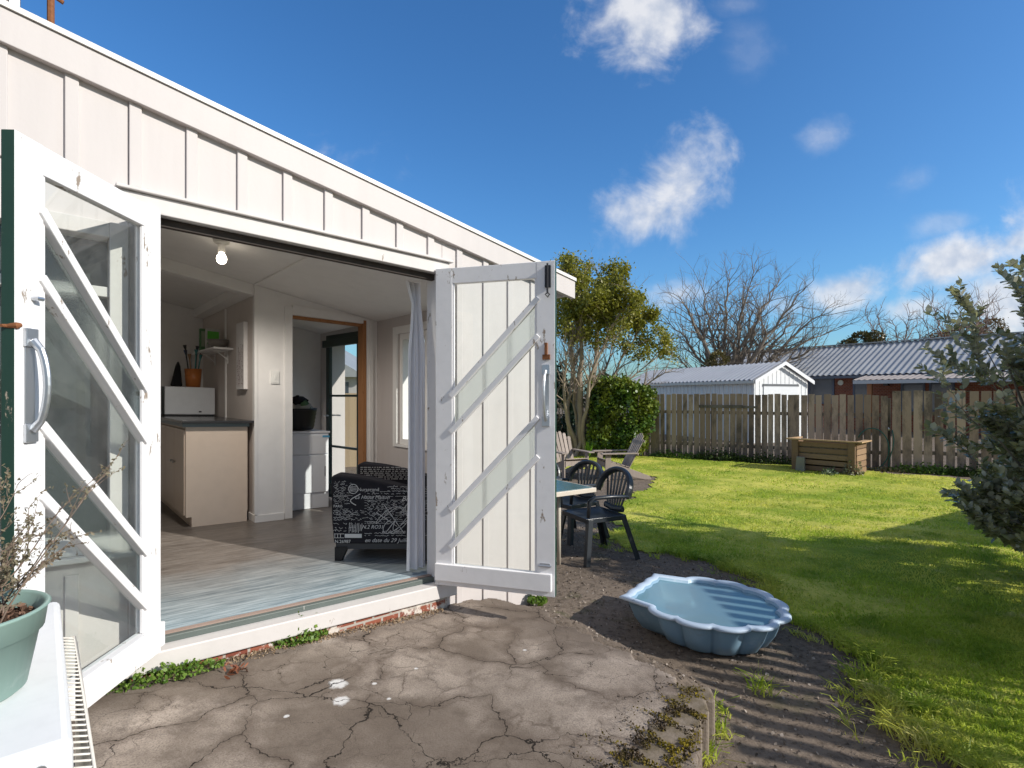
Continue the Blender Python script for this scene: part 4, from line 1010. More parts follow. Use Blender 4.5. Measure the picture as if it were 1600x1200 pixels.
df = t.n('ShaderNodeBsdfDiffuse'); df.inputs[0].default_value = (.22, .38, .46, 1); m0 = t.n('ShaderNodeMixShader'); m0.inputs[0].default_value = .6; t.L.new(tr.outputs[0], m0.inputs[1]); t.L.new(df.outputs[0], m0.inputs[2])
mx = t.n("ShaderNodeMixShader"); t.L.new(fr.outputs[0], mx.inputs[0]); t.L.new(m0.outputs[0], mx.inputs[1]); t.L.new(gl.outputs[0], mx.inputs[2]); t.L.new(mx.outputs[0], t.out.inputs[0])
b.build("water", t.mat, po)
b = MB(); rr = random.Random(8)
for k in range(26):
    an = R(-64 + (k % 13) * 10.5 + rr.uniform(-4, 4)); ca, sa = math.cos(an), math.sin(an); r0 = rr.uniform(.02, .26); L = rr.uniform(.12, .30); w = rr.uniform(.014, .04); pts = []
    for j in range(14):
        th = 2 * math.pi * j / 14; x = r0 + L / 2 + L / 2 * math.cos(th); y = w * math.sin(th) * (1 + .3 * math.cos(th))
        a_, c_ = .24 + x * ca - y * sa, (x * sa + y * ca) * .8
        pts.append((hx0 + (axd.x * a_ + lat.x * c_) * .88, hy0 + (axd.y * a_ + lat.y * c_) * .88, PZ + .030 + .0004 * (k % 7)))
    b.face(pts)
b.build("moulded_rib_marks", plain("sediment", (.06, .065, .06), .9, .1, 0, .3), po)

# ------------------------------------------------------------------ plastic chairs and table
m_plas = plain("dark_green_grey_plastic", (.028, .033, .040), .35, .5, 0, .1, 20)
def plastic_chair():
    r = thing("plastic_chair", "x", "chair"); SW, SD, SH = .225, .22, .42
    b = MB()   # seat: x sideways, y forward
    n = 10; top = []
    for j in range(n + 1):
        row = []
        for i in range(n + 1):
            x = (i / n - .5) * 2; y = (j / n - .5) * 2
            k = .92 + .08 * (1 - abs(y) ** 4)
            row.append(b.v(x * SW * (1 - .08 * (1 - (j / n))), y * SD, SH - .018 * (1 - x * x) * (1 - .4 * y * y) + .012 * (y > .9) * -1))
        top.append(row)
    for j in range(n):
        for i in range(n): b.F.append([top[j][i], top[j][i + 1], top[j + 1][i + 1], top[j + 1][i]]); b.M.append(0)
    so_ = b.build("seat", m_plas, r, smooth=True); sm = so_.modifiers.new("thickness", 'SOLIDIFY'); sm.thickness = .012
    b = MB()
    for (p, q) in (((-SW, SD, SH - .02), (SW, SD, SH - .02)), ((-SW, -SD, SH - .02), (-SW, SD, SH - .02)), ((SW, -SD, SH - .02), (SW, SD, SH - .02)), ((-SW * .9, -SD, SH - .02), (SW * .9, -SD, SH - .02))): b.bar(p, q, .014, .045)
    b.build("seat_rim", m_plas, so_, bevel=.004)
    # back: arch with fanned slats, leaning back
    def bp(x, h): return (x, -SD - .01 - .24 * h * .9 + .0, SH + h)
    b = MB(); arch = []
    for k in range(25):
        a = math.pi * k / 24; x = -.255 * math.cos(a); h = .17 + .235 * math.sin(a) ** .8
        p = bp(x, h); arch.append((p[0], p[1] + .05 * (1 - math.sin(a)), p[2]))
    b.tube(arch, .025, 8, flat=1.6)
    for k in range(7):
        s_ = (k - 3) / 3; x0 = s_ * .105; x1 = s_ * .19; h1 = .17 + .235 * max(.0, 1 - (x1 / .255) ** 2) ** .4 - .004
        b.bar(bp(x0, .03), bp(x1, h1), .027, .008, up=(0, 1, .2))
    b.tube([bp(-.15, .04), bp(0, .02), bp(.15, .04)], .02, 8, flat=1.6)
    b.build("backrest", m_plas, r, smooth=False, bevel=.002)
    for sx_ in (-1, 1):
        b = MB(); p0 = arch[0] if sx_ < 0 else arch[-1]
        b.tube([p0, (sx_ * .265, -SD + .02, SH + .185), (sx_ * .275, -.02, SH + .20), (sx_ * .272, SD - .05, SH + .20), (sx_ * .262, SD + .0, SH + .17), (sx_ * .25, SD + .005, SH + .02)], [.022, .024, .026, .026, .024, .022], 8, flat=.7)
        b.build("armrest", m_plas, r, smooth=True)
        for sy in (-1, 1):
            b = MB(); tx, ty = sx_ * (SW - .015), sy * (SD - .015); bx, by = sx_ * (SW + .045), sy * (SD + (.05 if sy > 0 else .11))
            # L-section tapered leg
            b.bar((tx, ty, SH - .01), (bx, by, 0), .055, .010, up=(0, 1, 0)); b.bar((tx - sx_ * .0 + sx_ * .02, ty - sy * .025, SH - .01), (bx + sx_ * .018, by - sy * .02, 0), .010, .045, up=(0, 1, 0))
            b.build("leg", m_plas, r, bevel=.002)
    return r
pch = plastic_chair()
for i, (x, y, fwd, lab) in enumerate(((.80, 5.33, (-.90, -.42), "dark plastic garden chair nearest the camera at the table corner"), (.66, 6.15, (-.80, -.60), "dark plastic garden chair behind the front chair, its round back above the tabletop"),
                                      (.30, 6.85, (-.25, -.97), "dark plastic garden chair partly hidden behind the open right door edge"))):
    o = pch if i == 0 else copy_tree(pch)
    o.location = (x, y, zgn(x, y) + .008); o.rotation_euler = (0, 0, math.atan2(fwd[1], fwd[0]) - math.pi / 2); tag(o, lab, "chair", "dark plastic chairs round the garden table")
ta, tb = Vector((-.83, -.555)), Vector((-.555, .83)); tc0 = Vector((.775, 4.99)); tz = .515
tab = thing("garden_table", "garden table with a blue green glass top and a beige rim beside the house", "table", (.2, 5.3, zgn(.2, 5.3)))
def tp(a, c): return tc0 + ta * a + tb * c
def TX(a, c, z): q = tp(a, c); return (q.x, q.y, z)
b = MB(TX); b.box(.03, .80, .03, 1.37, tz - .008, tz + .004); b.build("glass_top", (lambda t: t.fin(t.mix(t.noise(7, 6, .7), (.03, .10, .12), (.10, .20, .21)), .15, .5))(NT("blue_green_tabletop")), tab)
b = MB(TX); b.box(0, .83, 0, .0295, tz - .04, tz); b.box(0, .83, 1.3705, 1.40, tz - .04, tz); b.box(0, .0295, .03, 1.37, tz - .04, tz); b.box(.8005, .83, .03, 1.37, tz - .04, tz); b.build("rim", plain("beige_rim", (.62, .55, .46), .5), tab, bevel=.004)
for (a, c) in ((.24, .25), (.68, .25), (.24, 1.2), (.68, 1.2)):
    b = MB(TX); b.tube([(a, c, tz - .041), (a, c, zgn(.2, 5.4) + .002)], .018, 10); b.build("leg", plain("beige_leg", (.5, .45, .38), .5), tab, smooth=True)

# ------------------------------------------------------------------ adirondack chairs
m_adi = wood("silvered_timber", (.23, .185, .155), (.43, .36, .31), (14, 14, 1.5), island=.4)
def adirondack():
    r = thing("adirondack_chair", "x", "chair")
    # y forward, x sideways
    for sx_ in (-1, 1):
        b = MB(); x = sx_ * .25; b.prism([(.36, .26), (.36, .38), (.30, .40), (-.62, .075), (-.66, .0), (-.52, .0), (-.3, .05)], x - .012, x + .012, 'u'); b.build("side_rail", m_adi, r, bevel=.003)
        b = MB(); x = sx_ * .28; b.prism([(.36, 0), (.25, 0), (.22, .54), (.34, .54)], x - .013, x + .013, 'u'); b.build("front_leg", m_adi, r, bevel=.003)
        b = MB(); x = sx_ * .31; b.prism([(x - .07, .44), (x + .07, .44), (x + .06, -.32), (x - .03, -.36)], .541, .565, 'z'); b.build("armrest", m_adi, r, bevel=.003)
    b = MB(); 
    for k in range(6):
        y = .34 - k * .095; z = .405 - (.30 - y) * .30; b.bar((-.262, y, z), (.262, y, z), .082, .02, up=(0, -.3, 1))
    b.build("seat", m_adi, r, bevel=.003)
    b = MB()
    for k in range(6):
        s_ = k - 2.5; x0 = s_ * .082; x1 = s_ * .098; L = .80 - .022 * s_ * s_ 
        d = Vector((0, -math.sin(R(27)), math.cos(R(27)))); p = Vector((x0, -.17, .22)); q = p + d * L; q.x = x1
        # rounded top: narrow end piece
        b.bar(p, q, .074, .018, up=(0, 1, .5)); b.bar(q, q + d * .022, .05, .017, up=(0, 1, .5))
    for zz_ in (.36, .66):
        d = Vector((0, -math.sin(R(27)), math.cos(R(27)))); c = Vector((0, -.17, .22)) + d * zz_; b.bar((-.30, c.y - .022, c.z - .012), (.30, c.y - .022, c.z - .012), .05, .02, up=(0, 1, .5))
    b.build("back", m_adi, r, bevel=.003)
    b = MB(); b.bar((-.265, .345, .33), (.265, .345, .33), .02, .1, up=(0, 0, 1)); b.build("front_apron", m_adi, r)
    return r
ad = adirondack()
for i, (x, y, rz, s_, lab) in enumerate(((2.22, 11.5, R(98), 1.0, "weathered wooden adirondack chair seen from the side, leaning back on the lawn edge"), (1.22, 11.7, R(202), 1.0, "weathered wooden adirondack chair facing us beside the tree trunk"))):
    o = ad if i == 0 else copy_tree(ad); o.location = (x, y, zgn(x, y) + .012); o.rotation_euler = (0, 0, rz); tag(o, lab, "chair", "adirondack chairs by the tree")

# ------------------------------------------------------------------ fences
t = NT("paling_wood")
gmap = t.mapping((30, 30, 1.5)); g = t.noise(3, 6, .6, vec=gmap); isl = t.island()
col = t.mix(g, (.29, .19, .14), (.56, .40, .30)); col = t.mix(.55, col, t.mix(isl, (.17, .12, .09), (.58, .45, .36)))
col = t.mix(t.math('MULTIPLY', t.ramp(t.noise(1.3, 6, .72, vec=t.mapping((1.6, 1.6, .6))), [(.47, 0), (.62, 1)]), .75), col, (.06, .052, .05))
col = t.mix(t.ramp(t.noise(9, 3), [(.7, 0), (.75, .7)]), col, (.05, .035, .028))
m_pal = t.fin(col, .9, .15, normal=t.bump(g, .4, .006))
m_post = wood("grey_post_timber", (.12, .10, .085), (.25, .21, .18), blotch=(.04, .035, .03))
FA = Vector((4.08, 16.0)); FD = Vector((.841, -.541)).normalized(); FN = Vector((FD.y, -FD.x))   # FN towards us
if FN.y > 0: FN = -FN
def fx(s, o, z): q = FA + FD * s + FN * o; return (q.x, q.y, z)
def fence_s(px):
    tt_ = (px - 800) / F; return (tt_ * FA.y - FA.x) / (FD.x - tt_ * FD.y)
def fence(name, lab, s0, s1, zt0, zt1, pitch, w, posts, mt, seed, rails=(.35, 1.05), jit=.02, top=None):
    r = thing(name, lab, "fence", fx((s0 + s1) / 2, 0, zgn(*fx((s0 + s1) / 2, 0, 0)[:2]) - .02)); rr = random.Random(seed)
    b = MB(fx); s = s0
    while s < s1 - .02:
        q = fx(s, 0, 0); zb = zgn(q[0], q[1]); k = (s - s0) / (s1 - s0); z1 = zt0 + (zt1 - zt0) * k + rr.uniform(-jit, jit)
        ww = w * rr.uniform(.9, 1.06); a = rr.uniform(-.012, .012)
        i = [b.v(s + dx + (a if zz_ > 0 else 0), o_, z1 if zz_ else zb - .02) for zz_ in (0, 1) for (dx, o_) in ((0, 0), (ww, 0), (ww, .02), (0, .02))]
        for f in ((0, 3, 2, 1), (4, 5, 6, 7), (0, 1, 5, 4), (1, 2, 6, 5), (2, 3, 7, 6), (3, 0, 4, 7)): b.F.append([i[x] for x in f]); b.M.append(0)
        s += pitch * rr.uniform(.97, 1.03)
    b.build("palings", mt, r)
    for h in rails:
        b = MB(fx); z = -.4 + h; b.box(s0, s1, -.055, -.006, z, z + .085); b.build("rail", m_post, r)
    for s_, h in posts:
        b = MB(fx); b.box(s_ - .05, s_ + .05, -.16, -.06, -.45, h); b.build("post", m_post, r, bevel=.004)
    return r
sL = fence_s(1024); sP = fence_s(1113); sM = fence_s(1240); sR = fence_s(1384)
fence("paling_fence", "weathered brown paling fence section left of the timber planter, before the white garage", sL, sM - .02, 1.40, 1.39, .158, .135, ((sP, 1.2), (sM - .1, 1.24)), m_pal, 3, (.35, 1.25))
fence("paling_fence", "weathered brown paling fence section with dark stains behind the timber planter", sM, sR, 1.39, 1.36, .168, .143, ((sM + .6, 1.1),), m_pal, 4, (.35, 1.25))
fence("paling_fence", "taller paling fence section behind the garden hose and the leafy shrub", sR + .12, sR + 7.5, 1.46, 1.50, .20, .165, ((sR + .05, 1.30), (sR + 2.6, 1.3)), m_pal, 5, (.4, 1.3))
fence("low_fence", "lower pale fence end showing between the ivy and the tall palings", sL - 6.5, sL - .05, .72, .78, .155, .135, ((sL - 1.5, .7),), wood("pale_paling", (.24, .17, .12), (.40, .30, .22), (30, 30, 1.5)), 6, (.3, .8))
b = MB(fx); s1 = sP - .35; b.box(s1, s1 + 1.15, .022, .055, 1.02, 1.10); b.box(s1 + 1.151, s1 + 1.5, .022, .05, 1.02, 1.08)
tag(b.build("nailed_rail", m_post, None, base=fx(s1 + .6, .03, 1.02)), "short grey batten nailed across the palings of the left fence section", "batten")
# fence on the right boundary: beyond the frame, its gaps stripe the ground
def sf(s, o, z): return (4.05 + o, s, z)
rf = thing("boundary_fence", "close paling fence along the right boundary whose gaps stripe the ground with light", "fence", (4.05, 1, -.2)); b = MB(sf); s = -2.2; rr = random.Random(2)
while s < 4.1: b.box(s, s + .076 * rr.uniform(.95, 1.05), 0, .02, -.22, 1.74 + rr.uniform(-.02, .02)); s += .138
b.build("palings", m_pal, rf)
for z in (.1, 1.2):
    b = MB(sf); b.box(-2.2, 4.1, -.05, -.004, z, z + .08); b.build("rail", m_post, rf)
cA, cB = Vector((7.0, 4.75)), Vector((10.2, 6.75)); cd = (cB - cA).normalized(); cn = Vector((-cd.y, cd.x))
def cf(s_, o_, z): q = cA + cd * s_ + cn * o_; return (q.x, q.y, z)
r2 = thing("boundary_fence", "solid boarded fence beyond the right edge throwing the straight shade across the lawn", "fence", (7.7, 5.2, -.25)); b = MB(cf); s = 0
while s < 3.7: b.box(s, s + .149, 0, .02, -.25, 1.72 + rr.uniform(-.01, .01)); s += .15
b.build("boards", m_pal, r2); b = MB(cf); b.box(0, 3.75, .021, .06, 1.2, 1.29); b.build("rail", m_post, r2)
# back-yard fence seen through the back door
lf = thing("close_boarded_fence", "pale new timber fence seen through the back door glass", "fence", (-5.0, 13.4, -.4)); b = MB(); x = -8.5
while x < -1.5: b.box(x, x + .148, 13.4, 13.42, -.42, 1.42 + random.uniform(-.01, .01)); x += .15
b.build("boards", wood("new_pine", (.42, .29, .17), (.60, .45, .28), (20, 20, 1.2)), lf); b = MB(); b.box(-8.5, -1.5, 13.42, 13.47, .9, 1.0); b.build("rail", m_post, lf)

# ------------------------------------------------------------------ planter, hose, block
pz = -.40; pA = Vector((at(1236, 12.9), 12.9)); pB = Vector((at(1338, 11.9), 11.9)); pe = (pB - pA).normalized(); pn = Vector((-pe.y, pe.x)); PLn = (pB - pA).length
def px_(a, c, z): q = pA + pe * a + pn * c; return (q.x, q.y, z)
pl_ = thing("timber_planter", "rough timber slat planter box standing against the paling fence", "planter", px_(PLn / 2, .3, pz))
m_plk = wood("rough_pine", (.15, .09, .055), (.33, .215, .135), (1.5, 1.5, 22), island=.5)
PHt = .74
def slats(a0, a1, fixed, along, n=5):
    b = MB(px_)
    for k in range(n):
        z0 = pz + .03 + k * .138
        if along: b.box(a0, a1, fixed + .004 * (k % 3), fixed + .025, z0, z0 + .104)
        else: b.box(fixed, fixed + .025, a0, a1, z0, z0 + .12)
    return b
slats(0, PLn, .03, True).build("front_boards", m_plk, pl_, bevel=.003); slats(0, PLn, .72, True).build("back_boards", m_plk, pl_)
slats(.06, .715, 0, False).build("end_boards", m_plk, pl_); slats(.06, .715, PLn - .025, False).build("end_boards", m_plk, pl_)
for a in (.02, PLn - .16):
    b = MB(px_); b.box(a, a + .14, -.025, .028, pz, pz + PHt - .02); b.build("corner_post", m_plk, pl_, bevel=.003)
b = MB(px_); b.box(-.1, PLn + .12, -.04, .06, pz + PHt - .018, pz + PHt + .012); b.box(-.1, -.0, .061, .74, pz + PHt - .018, pz + PHt + .01); b.box(PLn - .03, PLn + .11, .061, .74, pz + PHt - .018, pz + PHt + .01); b.build("capping", wood("pale_capping", (.36, .22, .12), (.55, .38, .22), (2, 2, 20), island=0), pl_, bevel=.003)
b = MB(px_); b.box(.03, PLn - .03, .06, .715, pz + .3, pz + .6); b.build("soil_fill", m_soil, pl_)
b = MB(px_); b.prism([(.14, pz - .01), (.34, pz - .01), (.335, pz + .33), (.17, pz + .34)], -.14, -.06, 'v'); tag(b.build("concrete_block", plain("grey_block", (.25, .24, .21), .9, .2, 0, .2, 8, .4), None, bevel=.006, base=px_(.24, -.1, pz)), "grey concrete block leaning on the front of the timber planter", "block")
hz0 = fx(sR - .02, .10, 0)
hose = thing("garden_hose", "green garden hose looped down from a tap on the fence post", "hose", (hz0[0], hz0[1], -.38)); b = MB()
def hpt(a, o_, z): q = FA + FD * (sR + a) + FN * o_; return (q.x, q.y, z)
b.tube([hpt(.06 - .33 + .33 * math.cos(th) * (1.0), .12, .10 + .48 * math.sin(th)) for th in np.linspace(-2.9, 2.6, 30)], .013, 8)
b.tube([hpt(.10 + .05 * math.sin(z * 5), .15, z) for z in np.linspace(.56, -.36, 12)], .012, 8); b.tube([hpt(-.25 + .5 * k, .16 + .05 * math.sin(k * 6), -.37) for k in np.linspace(0, 1, 8)], .012, 8)
b.build("tube", plain("green_hose", (.03, .12, .10), .4), hose, smooth=True)
b = MB(); b.tube([hpt(.05, .05, .60), hpt(.05, .16, .60), hpt(.06, .16, .54)], .014, 8); b.build("tap", m_steel, hose, smooth=True)

# ------------------------------------------------------------------ garage and neighbouring house
def corrugated(name, p0, p1, up, parent, mt, period, amp, n_per=6, th=None):
    """sheet from eave line p0-p1 rising by vector up, waves run up the slope"""
    p0 = Vector(p0); p1 = Vector(p1); up = Vector(up); L = (p1 - p0).length; d = (p1 - p0) / L; nrm = d.cross(up).normalized()
    if nrm.z < 0: nrm = -nrm
    n = max(2, int(L / period * n_per)); V = []
    for k in range(n + 1):
        s_ = k / n * L; h = amp * (0.5 + .5 * math.cos(2 * math.pi * s_ / period)) ** 1.5
        a = p0 + d * s_ + nrm * h; V.append(a); V.append(a + up)
    Fc = [[2 * k, 2 * k + 2, 2 * k + 3, 2 * k + 1] for k in range(n)]
    o = np_mesh(name, np.array([tuple(v) for v in V]), np.array(Fc), mt, parent); return o
t = NT("zinc_roof"); m_zinc = t.fin(t.mix(t.noise(1.2, 6, .65), (.42, .43, .46), (.62, .63, .66)), .4, .5, .35)
t = NT("grey_iron_roof"); m_iron = t.fin(t.mix(t.noise(.9, 6, .7, vec=t.mapping((1, 1, 1))), (.30, .30, .305), (.52, .52, .52)), .45, .5, .25)
gA = Vector((8.9, 20.0, 0)); gs = Vector((-.385, .923, 0)); gw = Vector((.923, .385, 0)); GW = 2.75; GL = 8.0; gz0, gz1, gz2 = -.45, 1.93, 2.57
gar = thing("garage", "white corrugated metal garage with a gable roof behind the fence", "garage", gA + Vector((0, 0, gz0)))
def GX(a, l, z): q = gA + gw * a + gs * l; return (q.x, q.y, z)
t = NT("white_metal_cladding"); wvx = t.n("ShaderNodeTexWave", wave_type='BANDS', bands_direction='X'); t.L.new(t.mapping((1, 1, 1), (0, 0, -math.atan2(.923, -.385))), wvx.inputs['Vector']); wvx.inputs['Scale'].default_value = 1.6
m_wmet = t.fin(t.mix(t.noise(1, 4), (.70, .72, .73), (.78, .79, .80)), .4, .5, 0, t.bump(wvx.outputs[0], .6, .04))
b = MB(GX); b.prism([(0, gz0), (GW, gz0), (GW, gz1), (GW / 2, gz2 - .03), (0, gz1)], 0, GL, 'v'); b.build("wall", m_wmet, gar)
b = MB(GX)
for k in range(34): b.box(-.014, -.0005, .12 + k * .23, .17 + k * .23, gz0, gz1 - .06)
for k in range(13): b.box(.05 + k * .215, .085 + k * .215, -.012, -.0005, gz0, min(gz1 + (gz2 - gz1) * min(.05 + k * .215, GW - .085 - k * .215) / (GW / 2) - .07, 9))
b.build("cladding_ribs", m_wmet, gar)
b = MB(GX); b.box(.45, 2.2, -.03, -.013, gz0, 1.70); b.build("garage_door", plain("white_roller_door", (.72, .74, .76), .4), gar)
b = MB(GX); b.box(.42, 2.25, -.034, -.013, 1.705, 1.79); b.build("door_header", plain("dark_header", (.12, .13, .14), .5), gar)
ov = .12; rise = (gz2 - gz1); 
e0 = Vector(GX(-ov, -.16, gz1 - rise * ov / (GW / 2) + .02)); e1 = Vector(GX(-ov, GL + .1, gz1 - rise * ov / (GW / 2) + .02)); upv = Vector(GX(GW / 2, -.16, gz2 + .02)) - e0
corrugated("roof", e0, e1, upv, gar, m_zinc, .24, .08)
e0 = Vector(GX(GW + ov, -.16, gz1 - rise * ov / (GW / 2) + .02)); e1 = Vector(GX(GW + ov, GL + .1, gz1 - rise * ov / (GW / 2) + .02)); upv = Vector(GX(GW / 2, -.16, gz2 + .02)) - e0
corrugated("roof", e0, e1, upv, gar, m_zinc, .24, .08)
m_bargew = plain("white_barge", (.76, .77, .79), .5)
b = MB(GX)
for sgn in (0, 1):
    a0 = -ov - .02 if sgn == 0 else GW + ov + .02
    b.prism([(a0, gz1 - rise * ov / (GW / 2) - .09), (a0, gz1 - rise * ov / (GW / 2) + .05), (GW / 2, gz2 + .07), (GW / 2, gz2 - .06)], -.20, -.165, 'v')
b.build("barge_board", m_bargew, gar)
b = MB(GX); b.box(-ov - .07, -ov - .005, -.15, GL + .1, gz1 - .13, gz1 - .02); b.build("gutter", plain("cream_gutter", (.62, .61, .55), .5), gar)

nA = Vector((12.4, 35.85, 0)); nd = Vector((.585, -.811, 0)).normalized(); npv = Vector((.811, .585, 0)).normalized(); NL = 27.5; nz1, nz2 = 2.62, 4.22; ND = 3.3
nb_ = thing("brick_house", "long red brick house with a grey corrugated roof behind the fence", "house", nA + Vector((0, 0, -.5)))
def NX(a, c, z): q = nA + nd * a + npv * c; return (q.x, q.y, z)
t = NT("red_brick_wall"); bk = t.n("ShaderNodeTexBrick"); t.L.new(t.mapping((1, 1, 1), (R(90), 0, 0), t.mapping((1, 1, 1), (0, 0, math.atan2(.811, .585)))), bk.inputs['Vector']); bk.inputs['Scale'].default_value = 3.2
bk.inputs['Color1'].default_value = (.20, .06, .035, 1); bk.inputs['Color2'].default_value = (.30, .095, .05, 1); bk.inputs['Mortar'].default_value = (.28, .2, .16, 1)
m_rbrick = t.fin(bk.outputs['Color'], .85, .2)
b = MB(NX); b.prism([(0, -.5), (2 * ND, -.5), (2 * ND, nz1), (ND, nz2 - .05), (0, nz1)], 0, NL, 'u')
b.V = []; b.F = []; b.M = []
i = [b.v(a, c, z) for a in (0, NL) for (c, z) in ((0, -.5), (2 * ND, -.5), (2 * ND, nz1), (ND, nz2 - .06), (0, nz1))]
b.F += [i[0:5][::-1], i[5:10]] + [[i[k], i[(k + 1) % 5], i[5 + (k + 1) % 5], i[5 + k]] for k in range(5)]; b.M += [0] * 7
b.build("wall", m_rbrick, nb_)
sl_ = (nz2 - nz1) / ND; oh = .55
corrugated("roof", NX(-.4, -oh, nz1 - sl_ * oh + .05), NX(NL, -oh, nz1 - sl_ * oh + .05), Vector(NX(0, ND, nz2 + .05)) - Vector(NX(0, -oh, nz1 - sl_ * oh + .05)), nb_, m_iron, .29, .055)
corrugated("roof", NX(-.4, 2 * ND + oh, nz1 - sl_ * oh + .05), NX(NL, 2 * ND + oh, nz1 - sl_ * oh + .05), Vector(NX(0, ND, nz2 + .05)) - Vector(NX(0, 2 * ND + oh, nz1 - sl_ * oh + .05)), nb_, m_iron, .29, .055)
b = MB(NX); b.tube([NX(-.4, ND, nz2 + .09)], .1) if False else b.bar(Vector((-.4, ND, nz2 + .11)), Vector((NL, ND, nz2 + .11)), .3, .05); b.build("ridge_cap", m_iron, nb_)
b = MB(NX); b.box(-.4, NL, -oh - .1, -oh - .0, nz1 - sl_ * oh - .10, nz1 - sl_ * oh + .035); b.build("gutter", plain("dark_blue_gutter", (.10, .115, .15), .5), nb_)
b = MB(NX); b.box(-.3, NL, -oh, -.002, nz1 - sl_ * oh - .06, nz1 - sl_ * oh - .03); b.build("soffit", plain("soffit_grey", (.35, .35, .36), .6), nb_)
def na(px):   # distance along the front wall for an image bearing
    tt_ = (px - 800) / F; return (tt_ * nA.y - nA.x) / (nd.x - tt_ * nd.y)
m_nframe = plain("blue_grey_frame", (.10, .12, .17), .5); m_npane = plain("curtained_glass", (.07, .08, .10), .12, .6, 0, .35, 1.5)
for (p0, p1, zl, zh) in ((1263, 1304, .9, 2.33), (1333, 1358, .2, 2.33), (1408, 1446, .6, 2.2), (1452, 1492, .6, 2.2)):
    a0, a1 = na(p0), na(p1); b = MB(NX)
    b.box(a0, a0 + .09, -.05, -.002, zl, zh); b.box(a1 - .09, a1, -.05, -.002, zl, zh); b.box(a0 + .09, a1 - .09, -.05, -.002, zh - .09, zh); b.box(a0 + .09, a1 - .09, -.05, -.002, zl, zl + .09)
    f_ = b.build("window", m_nframe, nb_); b = MB(NX); b.box(a0 + .09, a1 - .09, -.03, -.004, zl + .09, zh - .09); b.build("window_pane", m_npane, f_)
a0 = na(1314); b = MB(NX); cx = NX(a0, -.03, 2.04); b.tube([(a0, -.002, 2.04), (a0, -.06, 2.04)], .14, 18); b.build("round_wall_lamp", plain("opal_lamp", (.7, .66, .55), .4), nb_)
a0 = na(1386); b = MB(NX); b.box(a0 - .1, a0 + .1, -.2, -.002, 1.85, 2.1); b.build("wall_lantern", plain("dark_lantern", (.06, .05, .05), .5), nb_)
a0, a1 = na(1362), na(1362) + 7.5
porch = corrugated("porch_roof", NX(a0, -2.1, 2.1), NX(a1, -2.1, 2.1), Vector(NX(0, -.62, 2.34)) - Vector(NX(0, -2.1, 2.1)), nb_, plain("rusty_porch_iron", (.42, .36, .32), .6, .3, .2, .25, 3), .25, .03)
b = MB(NX); b.box(a0, a1, -2.16, -2.1, 1.92, 2.09); b.build("porch_gutter", plain("pale_porch_gutter", (.45, .46, .47), .5), nb_)
b = MB(NX); b.box(a0 + .55, a0 + .75, -2.0, -1.85, -.4, 1.98); b.build("porch_post", plain("orange_brown_post", (.32, .14, .06), .7), nb_)
# grey-roofed outbuilding behind the back-door fence
ob = thing("outbuilding", "cream outbuilding with a grey roof seen through the back door glass", "shed", (-8, 24, -.4))
b = MB(); b.box(-14, -6.1, 22, 27, -.5, 2.2); b.build("wall", m_cream, ob)
b = MB(); b.prism([(-14.3, 2.1), (-5.8, 2.1), (-10.0, 4.6)], 21.7, 27.3, 'v'); b.build("roof", m_iron, ob)
b = MB(); b.box(-7.5, -6.6, 21.95, 21.999, .9, 1.9); b.build("window", m_npane, ob)

# ------------------------------------------------------------------ trees and plants
m_bark_pale = plain("pale_bark", (.34, .27, .21), .85, .2, 0, .3, 8, .5, 30)
m_bark_grey = plain("grey_bark", (.25, .215, .175), .85, .2, 0, .3, 8, .4, 30)
m_bark_dark = plain("dark_grey_bark", (.21, .175, .14), .85, .2, 0, .3, 8, .4, 30)
m_bark_red = plain("red_brown_twig", (.26, .18, .14), .85, .2, 0, .3, 8, .3, 30)

def grow(b, rr, p, d, L, r, dep, tips, spread=.7, gravity=0.0, wob=.16, nseg=6, kids=(2, 3), taper=.55, ratio=(.6, .82), side=.5, sides=None):
    pts = [p]; rad = [r]
    for k in range(nseg):
        d = (d + Vector((rr.uniform(-1, 1), rr.uniform(-1, 1), rr.uniform(-1, 1))) * wob + Vector((0, 0, gravity))).normalized()
        pts.append(pts[-1] + d * L / nseg); rad.append(r * (1 - (1 - taper) * (k + 1) / nseg))
        if dep > 0 and k > 1 and rr.random() < side:
            e_ = (d + Vector((rr.uniform(-1, 1), rr.uniform(-1, 1), rr.uniform(-.5, .8))).normalized() * spread * 1.3).normalized()
            grow(b, rr, pts[-1], e_, L * rr.uniform(*ratio) * .75, rad[-1] * .6, dep - 1, tips, spread, gravity, wob, nseg, kids, taper, ratio, side)
    b.tube(pts, rad, sides or (8 if r > .04 else 5 if r > .012 else 3), caps=False)
    if dep <= 1: tips += pts[2:]
    if dep > 0:
        for _ in range(rr.randint(*kids)):
            e_ = (d + Vector((rr.uniform(-1, 1), rr.uniform(-1, 1), rr.uniform(-.6, .8))).normalized() * spread).normalized()
            grow(b, rr, pts[-1], e_, L * rr.uniform(*ratio), rad[-1] * .8, dep - 1, tips, spread, gravity, wob, nseg, kids, taper, ratio, side)
    else: tips.append(pts[-1])

